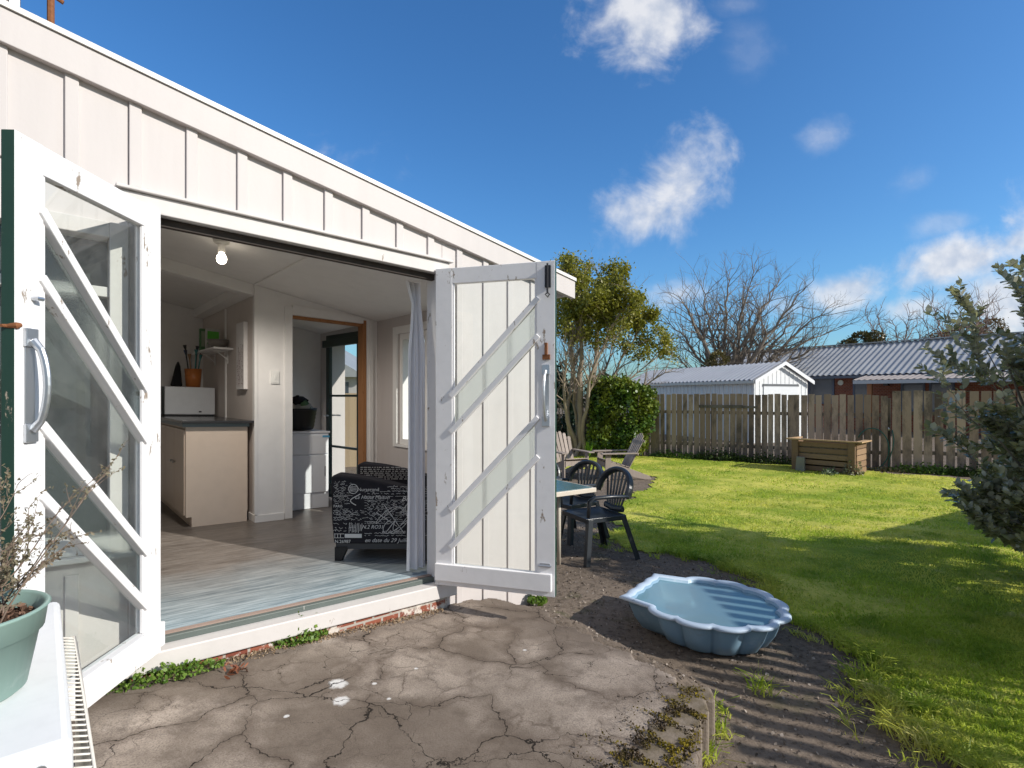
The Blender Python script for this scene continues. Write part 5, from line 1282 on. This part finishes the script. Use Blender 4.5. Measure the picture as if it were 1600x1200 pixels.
# multi-stemmed evergreen by the back corner
tb_ = Vector((1.95, 15.9, -.42))
ev = thing("evergreen_tree", "multi-stemmed evergreen tree with pale trunks and an olive green spreading crown beside the house", "tree", tb_)
b = MB(); rr = random.Random(21); tips = []
tgt = [(905, 440), (880, 455), (945, 440), (978, 458), (1002, 500), (1028, 548), (1040, 572), (930, 485), (960, 520), (888, 530), (905, 500)]
cr_pts = []
for k, (px, py) in enumerate(tgt):
    Yd = 15.9 + rr.uniform(-1.3, 1.5); T = Vector(((px - 800) / F * Yd, Yd, HC + (HY - py) / F * Yd - .2))
    s0 = tb_ + Vector((rr.uniform(-.22, .22), rr.uniform(-.15, .15), 0)); pts = []; n = 12
    bend = Vector((rr.uniform(-.3, .3), rr.uniform(-.3, .3), 0))
    for j in range(n + 1):
        q = j / n; P_ = s0.lerp(T, q); P_.x = s0.x + (T.x - s0.x) * q ** 1.7; P_.y = s0.y + (T.y - s0.y) * q ** 1.5
        P_ += bend * math.sin(q * math.pi) + Vector((rr.uniform(-1, 1), rr.uniform(-1, 1), 0)) * .05; pts.append(P_)
    r0 = rr.uniform(.05, .085) if k > 2 else .12
    b.tube(pts, [r0 * (1 - .8 * j / n) for j in range(n + 1)], 8, caps=False)
    for j in range(5, n + 1):
        for _ in range(3):
            d = ((pts[j] - pts[j - 1]).normalized() + Vector((rr.uniform(-1, 1), rr.uniform(-1, 1), rr.uniform(-.3, .8))) * .9).normalized()
            grow(b, rr, pts[j], d, rr.uniform(.35, .75), .02 * (1.2 - j / n / 2), 2, tips, .8, .02, .2, 5, (2, 2), .5, (.5, .8), .4)
b.build("trunk", m_bark_pale, ev, smooth=True)
# bare inner twigs low in the crown
P = []
g = np.random.default_rng(9)
for q in tips:
    py = HY - (q.z - HC) / q.y * F; px = 800 + q.x / q.y * F
    low = 520 + (px - 900) * .25
    top = 404 + max(0, px - 960) ** 1.35 * .30 + 16 * math.sin(px * .09) + 8 * math.sin(px * .23)
    if py < top or px < 862 - (20 if py > 470 else 0): continue
    if py < low + 12 and g.random() < (.85 if py < low - 25 else .32): P.append(tuple(q))
P = np.array(P); nzv = np.array([noise.noise(Vector(q) * 1.9) + .4 * noise.noise(Vector(q) * 4.5) for q in P]); P = P[nzv > -.02]
P = np.repeat(P, 11, 0); P = P + g.normal(size=P.shape) * .095
V, Fc = leaf_quads(P, .088, .48, .1, 31, 6)
np_mesh("crown", V, Fc, leafmat("olive_leaf", (.13, .15, .02), (.38, .34, .05), (.23, .235, .04), trans=.4, clump=1.4), ev)
print("evergreen tips", len(tips), "leaves", len(P))

def bare_tree(name, lab, base, targets, r, seed, mt, fork, twig, dep=2, spreadY=2.0, sub=(5, 9)):
    """trunk to a low fork, then curving limbs out to points of the crown outline, each with twigs"""
    t_ = thing(name, lab, "tree", base); rr = random.Random(seed); tips = []; p = Vector(base); top = p + Vector((0, 0, fork))
    b = MB(); b.tube([p, p.lerp(top, .5) + Vector((.06, 0, 0)), top], [r, r * .9, r * .85], 10, caps=False); b.build("trunk", mt, t_, smooth=True)
    b = MB()
    for (px, py) in targets:
        Y = base[1] + rr.uniform(-1, 1) * spreadY; T = Vector((at(px, Y), Y, HC + (HY - py) / F * Y)); s0 = p.lerp(top, rr.uniform(.7, 1)); n = 14; pts = []
        mid = s0.lerp(T, .5) + Vector((rr.uniform(-.5, .5), rr.uniform(-.4, .4), rr.uniform(-.1, .8)))
        for k in range(n + 1):
            q = k / n; c = s0 * (1 - q) ** 2 + mid * (2 * q * (1 - q)) + T * q * q
            pts.append(c + Vector((rr.uniform(-1, 1), rr.uniform(-1, 1), rr.uniform(-1, 1))) * .05 * (T - s0).length * .35)
        r0 = r * rr.uniform(.38, .6); rad = [r0 * (1 - .86 * k / n) for k in range(n + 1)]; b.tube(pts, rad, 7, caps=False)
        for k in range(3, n + 1):
            for _ in range(2 if k > 5 else 1):
                d = ((pts[k] - pts[k - 1]).normalized() * .8 + Vector((rr.uniform(-1, 1), rr.uniform(-1, 1), rr.uniform(-.6, 1.0)))).normalized()
                grow(b, rr, pts[k], d, twig * rr.uniform(.55, 1.1) * (1.15 - .4 * k / n), max(.021, rad[k] * .5), dep, tips, .7, .015, .2, 5, (2, 2), .6, (.55, .8), .45)
    b.build("branch_crown", mt, t_, smooth=True); return t_
bare_tree("bare_tree", "large leafless spreading tree behind the white garage", (at(1135, 31), 31, -.4), [(1042, 500), (1060, 462), (1098, 440), (1138, 428), (1178, 424), (1218, 434), (1258, 450), (1290, 480), (1306, 512), (1050, 548), (1195, 475), (1120, 485), (1240, 500), (1285, 540), (1085, 475), (1160, 450)], .28, 5, m_bark_dark, 1.7, 1.45, 2)
bare_tree("bare_tree", "leafless tree behind the brick house, left of the two over its roof", (at(1400, 46), 46, -.4), [(1352, 490), (1372, 488), (1395, 500), (1420, 490), (1432, 505), (1440, 520), (1362, 510)], .16, 3, m_bark_red, 4.2, 1.0, 1)
bare_tree("bare_tree", "leafless bushy tree behind the brick house, right of the two over its roof", (at(1490, 44), 44, -.4), [(1440, 480), (1455, 470), (1475, 482), (1500, 476), (1525, 470), (1550, 468), (1560, 485), (1515, 490), (1465, 500), (1540, 500)], .18, 9, m_bark_red, 4.0, 1.3, 1)

def leafy_mound(name, lab, cat, base, pts_px, n, size, mats, seed, twigs=True, aspect=.6, part="foliage"):
    """pts_px: (px, py, depth, rx, ry, rz) lobes, leaves spread over the outer shells"""
    t_ = thing(name, lab, cat, base); g = np.random.default_rng(seed); PP = []
    for (px, py, Y, rx, ry, rz) in pts_px:
        m_ = int(n * (rx * rz) / sum(q[3] * q[5] for q in pts_px)); d = g.normal(size=(m_, 3)); d /= np.linalg.norm(d, axis=1)[:, None]
        k = g.uniform(.55, 1.06, m_) ** .6; k = np.where(g.uniform(0, 1, m_) < .06, k * g.uniform(1.05, 1.3, m_), k); lump = 1 + .16 * np.sin(d[:, 0] * 7 + seed) * np.sin(d[:, 2] * 6 + 1) + .1 * np.sin(d[:, 1] * 13 + d[:, 0] * 9)
        P = np.stack([(px - 800) / F * Y + d[:, 0] * rx * k * lump, Y + d[:, 1] * ry * k * lump, HC + (HY - py) / F * Y + d[:, 2] * rz * k * lump], 1); PP.append(P)
    P = np.concatenate(PP); P = P[P[:, 2] > zg(P[:, 0], P[:, 1])]
    V, Fc = leaf_quads(P, size, aspect, .0, seed); np_mesh(part, V, Fc, mats, t_)
    b = MB(); rr = random.Random(seed); B0 = Vector(base)
    for (px, py, Y, rx, ry, rz) in pts_px:
        c = Vector(((px - 800) / F * Y, Y, HC + (HY - py) / F * Y))
        for _ in range(5):
            e_ = c + Vector((rr.uniform(-1, 1) * rx, rr.uniform(-1, 1) * ry, rr.uniform(-.3, 1) * rz)) * .75; s0 = B0 + Vector((rr.uniform(-.2, .2), rr.uniform(-.1, .1), 0)); mid = s0.lerp(e_, .5) + Vector((rr.uniform(-.15, .15), rr.uniform(-.1, .1), .1))
            b.tube([s0, mid, e_], [.02, .014, .005], 5, caps=False)
    b.build("stem", m_bark_grey, t_, smooth=True)
    return t_
m_ivy = leafmat("ivy_leaf", (.035, .085, .015), (.11, .19, .03), (.19, .22, .03), rough=.35, trans=.2, clump=1.6)
leafy_mound("ivy_bush", "dense dark green ivy mound swallowing the fence end beside the tree", "bush", (at(975, 15.4), 15.4, -.42),
            [(975, 650, 15.5, .80, .55, .95), (945, 630, 15.6, .45, .5, .75), (1008, 636, 15.5, .36, .42, .42), (965, 605, 15.4, .55, .45, .30), (1000, 615, 15.5, .45, .4, .26), (985, 690, 15.3, .45, .4, .4), (940, 680, 15.5, .4, .4, .45)], 17000, .085, m_ivy, 41, aspect=.75)
leafy_mound("dark_shrub", "blue green shrub behind the tree trunks at the house corner", "bush", (at(872, 17), 17, -.4), [(872, 640, 17.0, .55, .5, .9), (850, 600, 17, .7, .5, .9), (890, 690, 17, .4, .4, .5)], 4500, .11, leafmat("blue_green_leaf", (.02, .045, .03), (.06, .10, .06), trans=.15), 43)
leafy_mound("conifer", "brownish green conifer top showing over the left end of the brick house roof", "tree", (at(1330, 42), 42, 0), [(1345, 532, 42, .9, .8, .7), (1365, 527, 42, .8, .8, .5), (1325, 538, 42, .7, .6, .4)], 2500, .16, leafmat("conifer_leaf", (.05, .06, .02), (.14, .11, .04), trans=.1), 44)
leafy_mound("hedge_tree", "low brown hedge tree behind the brick house at the right", "tree", (at(1500, 47), 47, 0), [(1510, 522, 47, 1.8, 1, .8), (1470, 528, 47, 1.4, 1, .5), (1545, 512, 47, 1.2, 1, .9)], 4500, .14, leafmat("rusty_leaf", (.10, .07, .03), (.22, .15, .06), trans=.15), 45)
leafy_mound("garden_tree", "small brown-green tree between the bare tree and the garage roof", "tree", (at(1120, 29), 29, -.4), [(1123, 562, 29, .5, .5, .45), (1110, 572, 29, .4, .4, .35)], 900, .12, leafmat("bronze_leaf", (.07, .07, .02), (.16, .12, .04), trans=.15), 46)
# distant woodland seen low behind everything
g = np.random.default_rng(77); n = 9000; x = g.uniform(-60, 120, n); y = 75 + 8 * g.uniform(0, 1, n); z = g.uniform(-.5, 1, n) * (3.2 + 1.2 * np.sin(x * .21) + .8 * np.sin(x * .57))
V, Fc = leaf_quads(np.stack([x, y, np.maximum(z, -.4) + .4], 1), .9, .6, .2, 78)
tag(np_mesh("far_wood", V, Fc, leafmat("far_wood_leaf", (.05, .06, .03), (.12, .11, .06), trans=.1), base=(0, 78, 0)), "low line of distant trees", "wood", kind="stuff")

# grey-green shrub leaning in from the right
fb = Vector((4.75, 4.45, -.22))
fj = thing("leafy_shrub", "large grey green shrub with rounded leathery leaves reaching in from the right", "shrub", fb)
b = MB(); rr = random.Random(17); V_ = []; F_ = []
def leaf6(p, d, nrm, L, w):
    d = d.normalized(); s_ = d.cross(nrm).normalized(); n_ = s_.cross(d); i0 = len(V_)
    for (x, y, zc_) in ((0, 0, 0), (.28, .46, .05), (.68, .44, .05), (1, 0, -.04), (.68, -.44, .05), (.28, -.46, .05)):
        V_.append(tuple(p + d * (x * L) + s_ * (y * w) + n_ * (zc_ * L)))
    F_.append([i0 + k for k in range(6)])
def shoot(p, d, L, r, dep):
    n = 9; pts = [p]
    for k in range(n):
        d = (d + Vector((rr.uniform(-1, 1), rr.uniform(-1, 1), rr.uniform(-.6, 1.0))) * .13).normalized(); q = pts[-1] + d * L / n; pts.append(q)
        if dep > 0 and k >= 2 and rr.random() < .85:
            e_ = (d * .9 + Vector((rr.uniform(-1, 1), rr.uniform(-1, 1), rr.uniform(-.5, .8))) * .75).normalized(); shoot(q, e_, L * rr.uniform(.38, .6), r * .55, dep - 1)
        if dep <= 1 and k >= (1 if dep == 0 else 4):
            side_ = d.cross(Vector((rr.uniform(-1, 1), rr.uniform(-1, 1), rr.uniform(-1, 1)))).normalized()
            for sg in (1, -1):
                if rr.random() < .93:
                    ld = (d * .55 + side_ * sg * .8 + Vector((rr.uniform(-.3, .3), rr.uniform(-.3, .3), rr.uniform(-.1, .4)))).normalized(); leaf6(q, ld, Vector((rr.uniform(-.5, .5), rr.uniform(-.5, .5), 1)), rr.uniform(.055, .085), rr.uniform(.034, .05))
    leaf6(pts[-1], d, side_ if dep <= 1 else Vector((0, 0, 1)), .055, .03)
    b.tube(pts, [r * (1 - .7 * k / n) for k in range(n + 1)], 5 if r > .006 else 3, caps=False)
for k in range(66):
    tpx = rr.uniform(1525, 1830); tY = rr.uniform(3.9, 5.1); tpy = rr.uniform(500, 870) + max(0, 1580 - tpx) * .2 - max(0, (tpx - 1580)) * .35
    T = Vector(((tpx - 800) / F * tY, tY, HC + (HY - min(tpy, 865 - max(0, 1590 - tpx) * 1.2)) / F * tY))
    s0 = fb + Vector((rr.uniform(-.25, .3), rr.uniform(-.3, .3), 0)); m1 = s0.lerp(T, .55) + Vector((.12, 0, .12)); 
    b.tube([s0, m1, T.lerp(m1, .25)], [.022, .014, .008], 6, caps=False)
    L_ = (T - m1).length
    shoot(m1, (T - m1).normalized(), max(.45, L_ * 1.0), .009, 2)
for (tpx, tpy, Y_) in ((1585, 470, 4.2), (1572, 462, 4.2), (1470, 610, 4.2), (1462, 690, 4.3), (1500, 560, 4.3), (1530, 505, 4.3)):
    T = Vector(((tpx - 800) / F * Y_, Y_, HC + (HY - tpy) / F * Y_)); m1 = fb.lerp(T, .75) + Vector((.16, 0, .0)); b.tube([fb, fb.lerp(m1, .6) + Vector((.1, 0, 0)), m1], [.018, .012, .007], 6, caps=False); shoot(m1, (T - m1).normalized(), (T - m1).length, .006, 1)
b.build("stem", m_bark_grey, fj, smooth=True)
m_fj = leafmat("leathery_leaf", (.15, .165, .06), (.34, .335, .17), rough=.27, trans=.14, spec=.8, back=(.52, .51, .41))
np_mesh("foliage", np.array(V_), np.array(F_), m_fj, fj); print("shrub leaves", len(F_))
# tall shrubs standing outside the frame to the right, known by their shade
leafy_mound("boundary_shrub", "tall evergreen shrub outside the right edge whose shade falls over the pool", "shrub", (4.75, 2.9, -.2), [(0, 0, 1, 0.001, .001, .001)], 1, .1, m_ivy, 60) if False else None
bs_ = thing("boundary_shrub", "tall evergreen shrub outside the right edge whose shade falls over the pool", "shrub", (5.2, 2.75, -.2))
g = np.random.default_rng(61); PP = []
for (x, y, z, r, n) in ((5.0, 2.7, 1.3, .72, 2300), (5.4, 2.3, 1.7, .7, 2200), (5.1, 3.3, 1.2, .75, 2300), (5.5, 3.0, 2.2, .6, 1300)):
    d = g.normal(size=(n, 3)); d /= np.linalg.norm(d, axis=1)[:, None]; PP.append(np.array([x, y, z]) + d * (r * g.uniform(.2, 1.05, n) ** .5)[:, None])
V, Fc = leaf_quads(np.concatenate(PP), .085, .6, 0, 62); np_mesh("foliage", V, Fc, m_ivy, bs_)
b = MB(); b.tube([(5.2, 2.75, -.25), (5.22, 2.7, .8), (5.2, 2.8, 1.9)], [.06, .05, .02], 8); b.build("trunk", m_bark_grey, bs_, smooth=True)

# weeds and small growth
m_weed = leafmat("weed_leaf", (.07, .15, .02), (.20, .30, .05), trans=.3)
m_dryg = leafmat("dry_grass", (.20, .16, .07), (.36, .30, .15), trans=.2)
def weed(name, lab, c, rx, ry, h, n, size, mt, seed, rot=0.0, cat="weed"):
    t_ = thing(name, lab, cat, c); g = np.random.default_rng(seed)
    a = g.uniform(0, 6.28, n); r = np.sqrt(g.uniform(0, 1, n)); x = r * np.cos(a) * rx; y = r * np.sin(a) * ry
    zz_ = g.uniform(.0, 1, n) ** 1.3 * h * (1 - .7 * r * r) * (.5 + .6 * np.abs(np.sin(x * 31 + seed) * np.cos(y * 37)))
    ca, sa = math.cos(rot), math.sin(rot); P = np.stack([c[0] + x * ca - y * sa, c[1] + x * sa + y * ca, c[2] + zz_ + .004], 1)
    V, Fc = leaf_quads(P, size, .7, .1, seed); np_mesh("leaf_cluster", V, Fc, mt, t_)
    b = MB(); rr = random.Random(seed)
    for _ in range(14):
        q = P[rr.randrange(n)]; b.tube([(c[0] + (q[0] - c[0]) * .5, c[1] + (q[1] - c[1]) * .5, c[2] - .01), tuple(q)], [.0018, .001], 4, caps=False)
    b.build("stem", m_weed, t_); return t_
def pat(px, py):
    z = .03
    for _ in range(8): Y = F * (HC - z) / (py - HY); X = (px - 800) / F * Y; z = float(zp(np.float64(X), np.float64(Y)))
    return X, Y, z
weed("weed_clump", "green weed clump at the foot of the open left door", pat(235, 1064), .30, .07, .075, 900, .017, m_weed, 3, HANG * .75)
weed("weed_clump", "leafy green weed clump growing against the middle of the door step", pat(470, 1002), .15, .055, .15, 700, .020, m_weed, 5, HANG)
weed("weed_clump", "tiny green weed by the step, right of the larger clump", pat(536, 975), .035, .02, .06, 70, .014, m_weed, 6, HANG)
q = ground_pt(835, 947); weed("grass_tuft", "small green tuft at the house corner below the right door", (q[0] + .02, q[1] - .03, -.17), .07, .05, .13, 160, .03, m_weed, 7)
c = pat(367, 1052); P = np.array([[c[0] + random.gauss(0, .022), c[1] + random.gauss(0, .022), c[2] + random.uniform(.003, .03)] for _ in range(26)])
V, Fc = leaf_quads(P, .04, .3, 0, 8); tag(np_mesh("dead_leaf", V, Fc, leafmat("dead_leaf_brown", (.16, .05, .025), (.28, .11, .06), trans=.1), base=c), "curled reddish brown dead leaf on the slab near the step", "leaf")
# dry litter along the step
g = np.random.default_rng(12); n = 1500; s_ = g.uniform(.35, 1.95, n); o_ = .035 + np.abs(g.normal(0, .035, n)); PX = np.array([HX(a, c_, 0) for a, c_ in zip(s_, o_)]); PX[:, 2] = zp(PX[:, 0], PX[:, 1]) + g.uniform(.002, .010, n)
V, Fc = leaf_quads(PX, .013, .45, 0, 13); tag(np_mesh("leaf_litter", V, Fc, leafmat("dry_litter", (.22, .14, .08), (.42, .31, .2), trans=.1), base=HX(1.2, .05, 0)), "dry brown litter along the foot of the door step", "leaf litter", kind="stuff")
# long grass and weeds along the fence foot and by the planter
for (px, py, o_, rx, h, n, mt, lab, cat) in ((1130, 712, .25, .75, .40, 1100, leafmat("dark_weed", (.03, .06, .012), (.09, .13, .03), trans=.25), "dark weeds along the foot of the left fence section", "weed"),
        (1060, 706, .25, .8, .25, 900, m_weed, "short weeds at the fence foot beside the ivy", "weed"), (1200, 722, .3, .7, .36, 900, leafmat("dark_weed", (.03, .06, .012), (.09, .13, .03), trans=.25), "dark weeds at the fence foot just left of the timber planter", "weed"),
        (1332, 742, .0, .22, .42, 420, leafmat("grey_weed", (.16, .16, .09), (.34, .32, .2), trans=.25), "grey green bushy weed at the right corner of the timber planter", "weed"),
        (1297, 741, 0, .16, .22, 180, leafmat("pale_weed", (.08, .13, .06), (.3, .34, .24), trans=.25), "pale leaved weed in front of the timber planter", "weed"),
        (1450, 752, .0, .8, .26, 1300, m_weed, "low leafy weeds under the taller fence section", "weed"), (1530, 765, 0, .8, .30, 1300, leafmat("dark_weed", (.03, .06, .012), (.09, .13, .03), trans=.25), "dark low weeds under the leafy shrub by the fence", "weed"), (1395, 750, 0, .5, .12, 500, m_dryg, "dry straw coloured grass below the garden hose", "grass tuft")):
    q = fx(fence_s(px), .22, 0) if (py < 730 or px > 1390) else ground_pt(px, py); weed("weed_patch", lab, (q[0], q[1], zgn(q[0], q[1])), rx, .28, h, n, .055, mt, int(px), math.atan2(FD.y, FD.x), cat)
q = ground_pt(910, 712); tuf = thing("strap_leaf_plant", "bright green strap leaved plant at the foot of the evergreen tree", "plant", (2.15, 15.2, -.4)); b = MB(); rr = random.Random(4)
for k in range(26):
    a = rr.uniform(0, 6.28); l = rr.uniform(.2, .4); h = rr.uniform(.35, .6); p = Vector((2.15, 15.2, -.4)); m1 = p + Vector((math.cos(a) * l * .35, math.sin(a) * l * .35, h * .8)); e_ = p + Vector((math.cos(a) * l, math.sin(a) * l, h * .85)); sd_ = Vector((-math.sin(a), math.cos(a), 0)) * .02
    b.face([p - sd_, p + sd_, m1 + sd_, m1 - sd_]); b.face([m1 - sd_, m1 + sd_, e_])
b.build("leaf_cluster", leafmat("strap_leaf", (.10, .22, .02), (.2, .36, .05)), tuf)
# grass fringe spilling over the dirt edge
def fringe_in(x, y):
    i = np.zeros(x.shape, bool)
    return lawn_in(x + .10, y + .0) & ~lawn_in(x - .03, y)
V, Fc = grass(22000, 1.4, 2.4, 1.8, 5.6, .10, .007, 31, fringe_in, .8)
if len(V): tag(np_mesh("grass_fringe", V, Fc, m_blade), "longer grass along the dirt edge of the lawn", "grass", kind="stuff")
def stray_in(x, y):
    return (~lawn_in(x, y)) & (lawn_in(x + .28, y) | lawn_in(x, y + .25)) & ~patio_in(x, y) & (np.sin(x * 17 + 1) * np.sin(y * 13) + .6 * np.sin(x * 41 + y * 29) > .55)
V, Fc = grass(26000, .9, 2.3, 1.8, 6.6, .05, .006, 37, stray_in, .9)
tag(np_mesh("stray_grass", V, Fc, m_blade), "thin stray grass creeping from the lawn into the dirt", "grass", kind="stuff")
for (px, py, n) in ((1116, 1120, 60), (1100, 1190, 90), (1190, 1085, 40), (1440, 1118, 140), (1120, 1150, 60)):
    q = ground_pt(px, py); rr = random.Random(px); 
    V, Fc = grass(n, q[0] - .05, q[0] + .06, q[1] - .05, q[1] + .06, .09, .007, px, lambda x, y: np.ones(x.shape, bool), .8)
    tag(np_mesh("grass_tuft", V, Fc, m_blade, base=q), {1116: "grass tuft beside the edging post nearest the pool", 1100: "grass tuft at the foot of the edging posts at the bottom of the photo", 1190: "thin grass tuft growing in the striped dirt", 1440: "long grass tuft at the dirt edge of the lawn, bottom right", 1120: "grass tuft between the edging posts and the striped dirt"}[px], "grass tuft")
# gravel and crumbs on the dirt
g = np.random.default_rng(88); n = 7000; x = g.uniform(-.2, 2.05, n); y = g.uniform(1.8, 7.5, n); k = ~lawn_in(x, y) & ~patio_in(x, y) & (uv(x, y)[0] > 2.95) | (~lawn_in(x, y) & ~patio_in(x, y) & (uv(x, y)[1] > .1)); x, y = x[k], y[k]
P = np.stack([x, y, zg(x, y) + zmound(x, y) + bumpz(x, y, .008, 1.0) + .004], 1); V, Fc = leaf_quads(P, .013 * g.uniform(.4, 1.7, len(P)), .7, 0, 89); t = NT("gravel_bits"); t.fin(t.mix(t.island(), (.06, .045, .035), (.40, .34, .29)), .9, .2)
tag(np_mesh("gravel", V, Fc, t.mat), "small stones and crumbs scattered on the dirt", "gravel", kind="stuff")

# moss and dark crumbs over the slab corner and the edging posts
g = np.random.default_rng(140); PP = []
for (px, py, r, n) in ((1075, 1085, .05, 500), (1060, 1110, .06, 700), (1045, 1135, .07, 900), (1030, 1165, .08, 1100), (1010, 1190, .09, 1300), (975, 1195, .06, 500), (1085, 1120, .03, 300), (1060, 1160, .04, 400)):
    c = pat(px, py); x = c[0] + g.normal(0, r, n); y = c[1] + g.normal(0, r * .8, n); k = np.sin(x * 33) * np.sin(y * 29) + .5 * np.sin(x * 71 + y * 57) > -.15; x, y = x[k], y[k]
    ok = patio_in(x, y) | (in_poly(x, y, [tuple(q) for q in ((.55, 1.7), (.98, 2.62), (.75, 2.6), (.4, 1.75))])); x, y = x[ok], y[ok]
    PP.append(np.stack([x, y, zp(x, y) + .007 + g.uniform(0, .006, len(x))], 1))
V, Fc = leaf_quads(np.concatenate(PP), .009, .7, .2, 141)
t = NT("moss_cushion"); t.fin(t.mix(t.ramp(t.noise(9, 3), [(.42, 0), (.6, 1)]), t.mix(t.island(), (.03, .022, .014), (.09, .065, .04)), t.mix(t.island(), (.10, .085, .012), (.26, .19, .02))), .95, .1)
tag(np_mesh("moss", V, Fc, t.mat), "dark and yellow moss over the slab corner beside the edging posts", "moss", kind="stuff")
